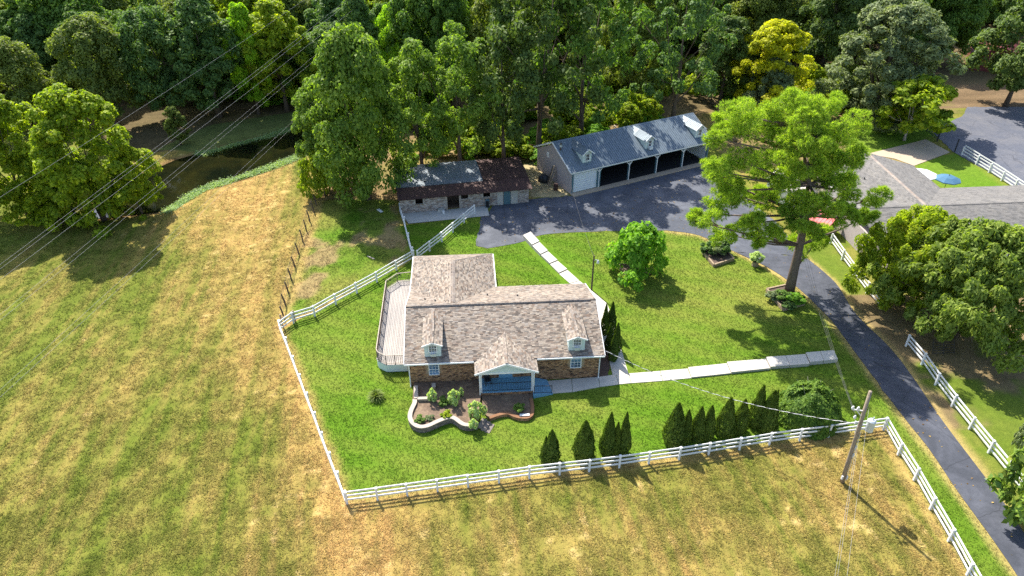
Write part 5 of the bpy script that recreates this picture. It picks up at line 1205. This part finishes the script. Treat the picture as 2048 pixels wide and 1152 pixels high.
rows = [((1102, 921), (1103, 860), 15), ((1091, 920), (1091, 873), 9), ((1167, 914), (1164, 842), 19), ((1215, 907), (1216, 826), 14), ((1245, 906), (1247, 825), 12), ((1230, 908), (1228, 845), 10), ((1345, 886), (1347, 807), 19), ((1367, 884), (1373, 820), 12), ((1392, 879), (1401, 814), 14), ((1412, 875), (1412, 811), 13), ((1447, 866), (1459, 796), 18), ((1476, 864), (1486, 799), 14), ((1508, 850), (1519, 771), 14), ((1530, 858), (1542, 782), 18), ((1536, 855), (1537, 781), 10)]
for i, ((b_, t_, h_), lb) in enumerate(zip(rows, rowl)): cypress(lb, b_, t_, h_, 'cypress row along the front fence', i)
side = [((1208, 668), (1205, 608), 7, 'rearmost slim cypress against the house side wall'), ((1221, 664), (1217, 604), 9, 'tall rear cypress beside the side path'), ((1217, 700), (1215, 647), 7, 'short middle cypress close to the house side wall'), ((1231, 702), (1229, 646), 9, 'tall middle cypress beside the side path'), ((1225, 720), (1225, 668), 9, 'front cypress at the house corner')]
for i, (b_, t_, h_, lb) in enumerate(side): cypress(lb, b_, t_, h_, 'cypresses along the house side', i + 1)
def mound(label, base, topy, hw_, m, name='mound_shrub', n=32000, leaf=.1):
    B_ = G(*base); Zt = YP(base[0], topy, B_.y).z; k = B_.y * cp + CAM_H * sp; rad = hw_ * k / FPX; Zt -= rad * .25
    g = np.random.default_rng(77); d = unit(g.normal(size=(n, 3))); d[:, 2] = np.abs(d[:, 2]); a = np.arctan2(d[:, 1], d[:, 0])
    rr = (.72 + .5 * fbm(a * 1.1 + 9, d[:, 2] * 2.5, 1.0, 4)) * (.84 + .2 * g.random(n) ** .6); P_ = d * rr[:, None] * np.array([rad, rad, Zt])
    N_ = unit(d + np.array([0, 0, .35]) + g.normal(size=(n, 3)) * .35); V = leaf_quads(P_, N_, leaf * g.uniform(.6, 1.4, n), g, 2.8, np.array([0, 0, -1.1]) + d * .8)
    t = thing(name, label, 'shrub', B_); obj('foliage', np_mesh(name, V, 4, M[m]), t); MB().tube([(0, 0, -.1), (.05, 0, Zt * .6)], [.15, .05], 7).build('stem', M['bark'], t)
    mb2 = MB()
    for q in range(9): a_ = g.random() * 6.28; s_ = g.uniform(.2, .7); mb2.tube([(math.cos(a_) * rad * s_ * .6, math.sin(a_) * rad * s_ * .6, Zt * .75), (math.cos(a_) * rad * s_, math.sin(a_) * rad * s_, Zt * (1.2 - s_ * .4))], [.03, .008], 4)
    mb2.build('bare_twigs', M['bark_pale'], t); return t
mound('big rounded green weeping shrub at the end of the cypress row', (1611, 832), 764, 62, 'leaf_mound')
def small_plant(name, label, base, hw_, h_, m, z=0.0, key='bush', grp=None, world=None):
    cm, tm, H, Rr, dm = PROTO[key]; B_ = world if world is not None else G(base[0], base[1], z); k = B_.y * cp + CAM_H * sp; rad = hw_ * k / FPX
    t = thing(name, label, 'shrub', B_, rnd.random() * 6, grp); t.scale = (rad / Rr, rad / Rr, h_ / H); obj('stem', tm, t); c_ = obj('foliage', cm, t)
    if m != dm: c_.material_slots[0].link = 'OBJECT'; c_.material_slots[0].material = M[m]
    return t
proto('tuftbush', 31, 2, 1.0, .15, 'oval', 26, 45, .2, 'leaf_pale', r0=.05, multi=3, crr=.3)
for x, y, hw_, h_, lb, m in ((415, 400, 60, 1.3, 'pale variegated shrub at the house corner end of the planter', 'leaf_pale'), (690, 440, 75, 1.5, 'tallest pale variegated shrub in the middle of the planter', 'leaf_pale'), (785, 330, 32, .9, 'small pale shrub tucked behind the middle planter shrub', 'leaf_pale'), (960, 600, 85, 1.6, 'pale shrub spilling over the planter beside the steps', 'leaf_pale'), (940, 740, 60, .9, 'drooping shrub over the coping beside the steps', 'leaf_pale'), (1080, 560, 45, .9, 'pale plant right of the garden steps', 'leaf_pale'),
                            (560, 420, 80, .5, 'low dark green ground plant in the planter shade', 'leaf_mid'), (250, 650, 70, .45, 'low green weed near the curved planter end', 'leaf_mid'), (590, 590, 70, .5, 'yellow flowering weed by the planter wave', 'leaf_sun'), (380, 620, 55, .35, 'greyish low weed on the pale planter soil', 'leaf_grey'), (1530, 500, 75, .5, 'green creeping plant in the low porch planter', 'leaf_mid')):
    hl = zc(x, y, .4); small_plant('planter_shrub', lb, None, hw_ / 6.4, h_, m, key='tuftbush', grp='planter plants', world=HW(hl[0], hl[1], .3))
# yucca clump on the lawn
yc = thing('yucca_clump', 'spiky yellow green yucca clump on the lawn west of the planter', 'plant', G(753, 797)); g = np.random.default_rng(5); YV = []
n = 260; a = g.random(n) * 6.28; el = g.uniform(.15, 1.35, n); L_ = g.uniform(.6, 1.0, n); d = np.stack([np.cos(a) * np.cos(el), np.sin(a) * np.cos(el), np.sin(el)], 1); sd_ = np.stack([-np.sin(a), np.cos(a), 0 * a], 1) * .03
b_ = d * .08; m_ = d * (L_ * .6)[:, None] + np.array([0, 0, .1]); e_ = d * L_[:, None] - np.array([0, 0, .12]) * L_[:, None]
YV = np.stack([b_ - sd_, b_ + sd_, m_ + sd_, m_ - sd_], 1).reshape(-1, 3); YV2 = np.stack([m_ - sd_, m_ + sd_, e_ + sd_ * .1, e_ - sd_ * .1], 1).reshape(-1, 3)
obj('leaves', np_mesh('yucca', np.concatenate([YV, YV2]), 4, M['leaf_olive']), yc)
o = MB().tube([(0, 0, -.05), (0, 0, .12)], [.28, .15], 10).build('crown_base', M['timber_dark'], yc)

# timber planter boxes
def planter_box(label, c4, h=.38, m='timber'):
    P_ = GP(c4); c = sum(P_, Vector()) / 4; t = thing('planter_box', label, 'planter box', c, 0, 'timber planter boxes')
    P_ = [p - c for p in P_]
    for i in range(4):
        for l in (0, 1): MB().beam(P_[i] + Vector((0, 0, .1 + l * .18)), P_[(i + 1) % 4] + Vector((0, 0, .1 + l * .18)), .17, .165).build('timber', M[m], t)
    MB().prism([(p.x * .97, p.y * .97) for p in P_], 0, h - .12).build('soil', M['mulch'], t); return t
k4 = lambda x, y: (1180 + x / 3.39, 400 + y / 3.39)
planter_box('timber planter box around the leafy round shrub', [k4(190, 455), k4(265, 540), k4(405, 500), k4(350, 440)])
planter_box('timber planter box holding clipped shrubs beside the parking area', [k4(760, 360), k4(838, 455), k4(970, 412), k4(900, 330)])
planter_box('large timber planter box around the pine trunk', [k4(1195, 620), k4(1308, 752), k4(1450, 712), k4(1330, 590)])
for x, y, hw_, h_, lb, m in ((1235, 640, 14, .7, 'silvery plant left of the pine trunk in its box', 'leaf_grey'), (1300, 640, 17, .8, 'leafy plant in front of the pine trunk', 'leaf_mid'), (1390, 665, 18, .9, 'green bush right of the pine trunk in its box', 'leaf_shrub'), (1345, 700, 14, .5, 'low plant at the front of the pine planter', 'leaf_blue'),
                            (800, 330, 16, 1.3, 'left clipped shrub in the parking side planter box', 'leaf_blue'), (870, 340, 18, 1.4, 'front round shrub in the parking side planter box', 'leaf_grey'), (900, 330, 18, 1.5, 'right round shrub in the parking side planter box', 'leaf_blue'), (850, 300, 17, 1.5, 'rear shrub in the parking side planter box', 'leaf_mid'), (300, 480, 14, .7, 'dark undergrowth in the round shrub planter box', 'leaf_dark')):
    small_plant('box_shrub', lb, k4(x, y + 30), hw_, h_, m, .2, 'tuftbush', 'shrubs in planter boxes')
sg = thing('stump_planter', 'hollow stump planter with a small spindly plant by the drive', 'planter', G(1510, 531)); MB().tube([(0, 0, -.05), (0, 0, .45)], [.36, .3], 12).build('stump', M['timber'], sg); MB().tube([(0, 0, .4), (0, 0, .455)], .25, 12).build('soil', M['mulch'], sg)
small_plant('stump_plant', 'spindly plant growing from the stump planter', None, 14, 1.1, 'leaf_pale', key='tuftbush', world=G(1510, 531, 0) + Vector((0, 0, .4)))
bd = thing('fallen_board', 'pale board lying on the paddock grass', 'board', G(742, 516), -.6); MB().box((0, 0, .06), (1.0, .12, .05)).build('plank', M['cap_stone'], bd); MB().box((.3, 0, .02), (.08, .2, .04)).build('cleat', M['timber'], bd)
ws = thing('discarded_sheet', 'small white sheet lying in the shade left of the barn', 'panel', G(760, 422), -.9); MB().box((0, 0, .05), (.9, .35, .06)).build('sheet', M['white'], ws); MB().box((0, 0, .095), (.06, .33, .03)).build('batten', M['trim'], ws)

# fallen leaves on the paving
g = np.random.default_rng(19); n = 5200
fx = g.uniform(-4, 45, n); fy = g.uniform(26, 88, n); ok = (inside(fx, fy, lot + [dl[0]] + dl[1:13] + [dr[0]]) | inside(fx, fy, dl[12:] + dr[::-1])) & (g.random(n) < 1.3 * fbm(fx, fy, .2, 3) ** 1.5)
fx, fy = fx[ok], fy[ok]; n = len(fx); M['litter'] = mat_leaf('dry_leaf', (.06, .035, .015), (.2, .14, .05), .1, 0)
o = obj('fallen_leaves', np_mesh('fallen_leaves', leaf_quads(np.stack([fx, fy, np.full(n, .05)], 1), unit(np.array([0, 0, 1]) + g.normal(size=(n, 3)) * .25), .1 * g.uniform(.5, 1.5, n), g, 1.4), 4, M['litter'])); tag(o, 'scattered dry leaves lying on the asphalt', 'leaves', kind='stuff')
# rubble and felled branches behind the garage
g = np.random.default_rng(9); mb = MB()
for i in range(90):
    p = G(g.uniform(1170, 1310), g.uniform(238, 262)); a = g.random() * 6.28; L = g.uniform(.3, 1.8); mb.tube([p + Vector((0, 0, .1)), p + Vector((math.cos(a) * L, math.sin(a) * L, g.uniform(.05, .6)))], [.07 * g.random() + .03, .02], 5)
o = mb.build('brush_pile', M['bark_pale']); tag(o, 'pale heap of cut branches behind the garage roof', 'brush pile', kind='stuff')

# ------------------------------------------------------------------ grass tufts and shore weeds
def tufts(name, n, region, size, label, blades=4, seed=1, colf=None, m='tuft', ymax=80, dens=None):
    g = np.random.default_rng(seed); x0, x1, y0, y1 = region
    # sample so that density falls with distance
    y = y0 + (y1 - y0) * g.random(n) ** 1.35; x = g.uniform(-1, 1, n) * (y * .62 + 16)
    ok = (x > x0) & (x < x1)
    for bad in dens or (): ok &= ~inside(x, y, bad)
    d = dist_line(x, y, GP(DRIVE_L)); ok &= d > .4
    x, y = x[ok], y[ok]; n = len(x); c = ground_colour(x, y); z = ground_z(x, y)
    cl = fbm(x + 5, y, .9, 3); keep = g.random(n) < sstep(.25, .6, cl) + .25; x, y, z, c, cl = x[keep], y[keep], z[keep], c[keep], cl[keep]; n = len(x)
    a = g.random((n, blades)) * 6.28; el = g.uniform(.15, .85, (n, blades)); L_ = size * g.uniform(.5, 1.4, (n, blades)) * (0.6 + cl[:, None]); w_ = size * .2 * g.uniform(.7, 1.4, (n, blades))
    d = np.stack([np.cos(a) * np.cos(el), np.sin(a) * np.cos(el), np.sin(el)], -1); s_ = np.stack([-np.sin(a), np.cos(a), 0 * a], -1) * w_[..., None]
    b = np.stack([x, y, z], -1)[:, None, :] + np.stack([np.cos(a), np.sin(a), 0 * a], -1) * .04
    V = np.stack([b - s_, b + s_, b + d * L_[..., None]], 2).reshape(-1, 3); cc = np.repeat(c * g.uniform(.95, 1.6, (n, 1)), blades * 3, 0)
    o = obj(name, np_mesh(name, V, 3, M[m], cc)); o['kind'] = 'stuff'; o['label'] = label; o['category'] = 'grass'; return o
DRV = GP(DRIVE_L) + GP(DRIVE_R)[::-1]
BLK = [DRV, TRACK, FENCE_YARD, STRIP, EAST, POND, NYARD, NLOT, FOREST, BACK, GP([(700, 470), (950, 420), (1500, 300), (1700, 300), (1700, 520), (1300, 470), (980, 500)])]
tufts('field_grass', 330000, (-60, 40, 22, 90), .125, 'dry tussocky grass covering the open field', seed=3, dens=BLK)
HOUSE_BLK = [HW(-2.55, 2.3), HW(0, 2.2), HW(.4, .5), HW(15.6, .5), HW(16.6, .3), HW(17, 8.2), HW(15.6, 9.9), HW(7.4, 9.9), HW(7.4, 16.4), HW(0, 16.4), HW(-2.5, 13.5)]
def lawn_tufts():
    g = np.random.default_rng(8); P_ = np.array([tuple(p)[:2] for p in FENCE_YARD]); n = 230000
    x = g.uniform(P_[:, 0].min(), 36, n); y = P_[:, 1].min() - 8 + (P_[:, 1].max() - P_[:, 1].min() + 8) * g.random(n) ** 1.2
    ok = inside(x, y, FENCE_YARD) | inside(x, y, STRIP)
    ok &= ~inside(x, y, HOUSE_BLK)
    ok &= ~inside(x, y, [HW(p.x, p.y) for p in L1] + [HW(5.95, -1.4), HW(5.9, .5), HW(.6, .5)]) & ~inside(x, y, [HW(p.x, p.y) for p in L2] + [HW(11.7, -1.5), HW(11.4, .5), HW(6, .5), HW(6.1, -3.2)])
    for q, _ in secs: ok &= ~inside(x, y, GP([q5(*p) for p in q]))
    ok &= dist_line(x, y, GP([k1(*p) for p in [(914, -18), (1175, 232), (1245, 285), (1310, 345), (1350, 440), (1395, 640), (1430, 740)]])) > 1.15
    ok &= g.random(n) < .25 + 1.2 * fbm(x, y, .5, 3)
    x, y = x[ok], y[ok]; n = len(x); c = ground_colour(x, y); z = ground_z(x, y); b_ = 3
    a = g.random((n, b_)) * 6.28; el = g.uniform(.3, 1.0, (n, b_)); L_ = .075 * g.uniform(.5, 1.5, (n, b_)); w_ = .028 * g.uniform(.7, 1.4, (n, b_))
    d = np.stack([np.cos(a) * np.cos(el), np.sin(a) * np.cos(el), np.sin(el)], -1); s_ = np.stack([-np.sin(a), np.cos(a), 0 * a], -1) * w_[..., None]
    b = np.stack([x, y, z], -1)[:, None, :] + np.stack([np.cos(a), np.sin(a), 0 * a], -1) * .03
    V = np.stack([b - s_, b + s_, b + d * L_[..., None]], 2).reshape(-1, 3); cc = np.repeat(c * g.uniform(1.08, 1.36, (n, 1)), b_ * 3, 0)
    o = obj('lawn_grass', np_mesh('lawn_grass', V, 3, M['tuft'], cc)); o['kind'] = 'stuff'; o['label'] = 'short mown green lawn around the brick house'; o['category'] = 'grass'
lawn_tufts()
g = np.random.default_rng(4)
def shore(name, line, wdt, n, label, sd):
    g = np.random.default_rng(sd); L = smooth_line(GP(line), 8); i = g.integers(0, len(L) - 1, n); f = g.random(n); A_ = np.array([tuple(p) for p in L]); base = A_[i] * (1 - f[:, None]) + A_[i + 1] * f[:, None]
    base = base + g.normal(size=(n, 3)) * np.array([wdt, wdt, 0]) * (.25 + 1.5 * fbm(base[:, 0], base[:, 1], .35, 3))[:, None]; base[:, 2] = ground_z(base[:, 0], base[:, 1]); base[:, 2] = np.maximum(base[:, 2], -.42) + g.uniform(.02, .2, n)
    N_ = unit(np.array([0, 0, 1]) + g.normal(size=(n, 3)) * .5); V = leaf_quads(base, N_, .12 * g.uniform(.6, 1.4, n), g, 1.4); o = obj(name, np_mesh(name, V, 4, M['weed'])); tag(o, label, 'weeds', kind='stuff')
shore('shore_weeds', [(335, 420), (365, 398), (410, 372), (480, 350), (545, 328), (600, 306), (625, 285), (650, 258)], .42, 16000, 'pale green weeds lining the near pond shore', 1)
shore('far_shore_weeds', [(395, 302), (430, 296), (471, 284), (520, 272), (560, 260), (610, 243)], .35, 8000, 'thin green weed strip along the far pond shore', 2)
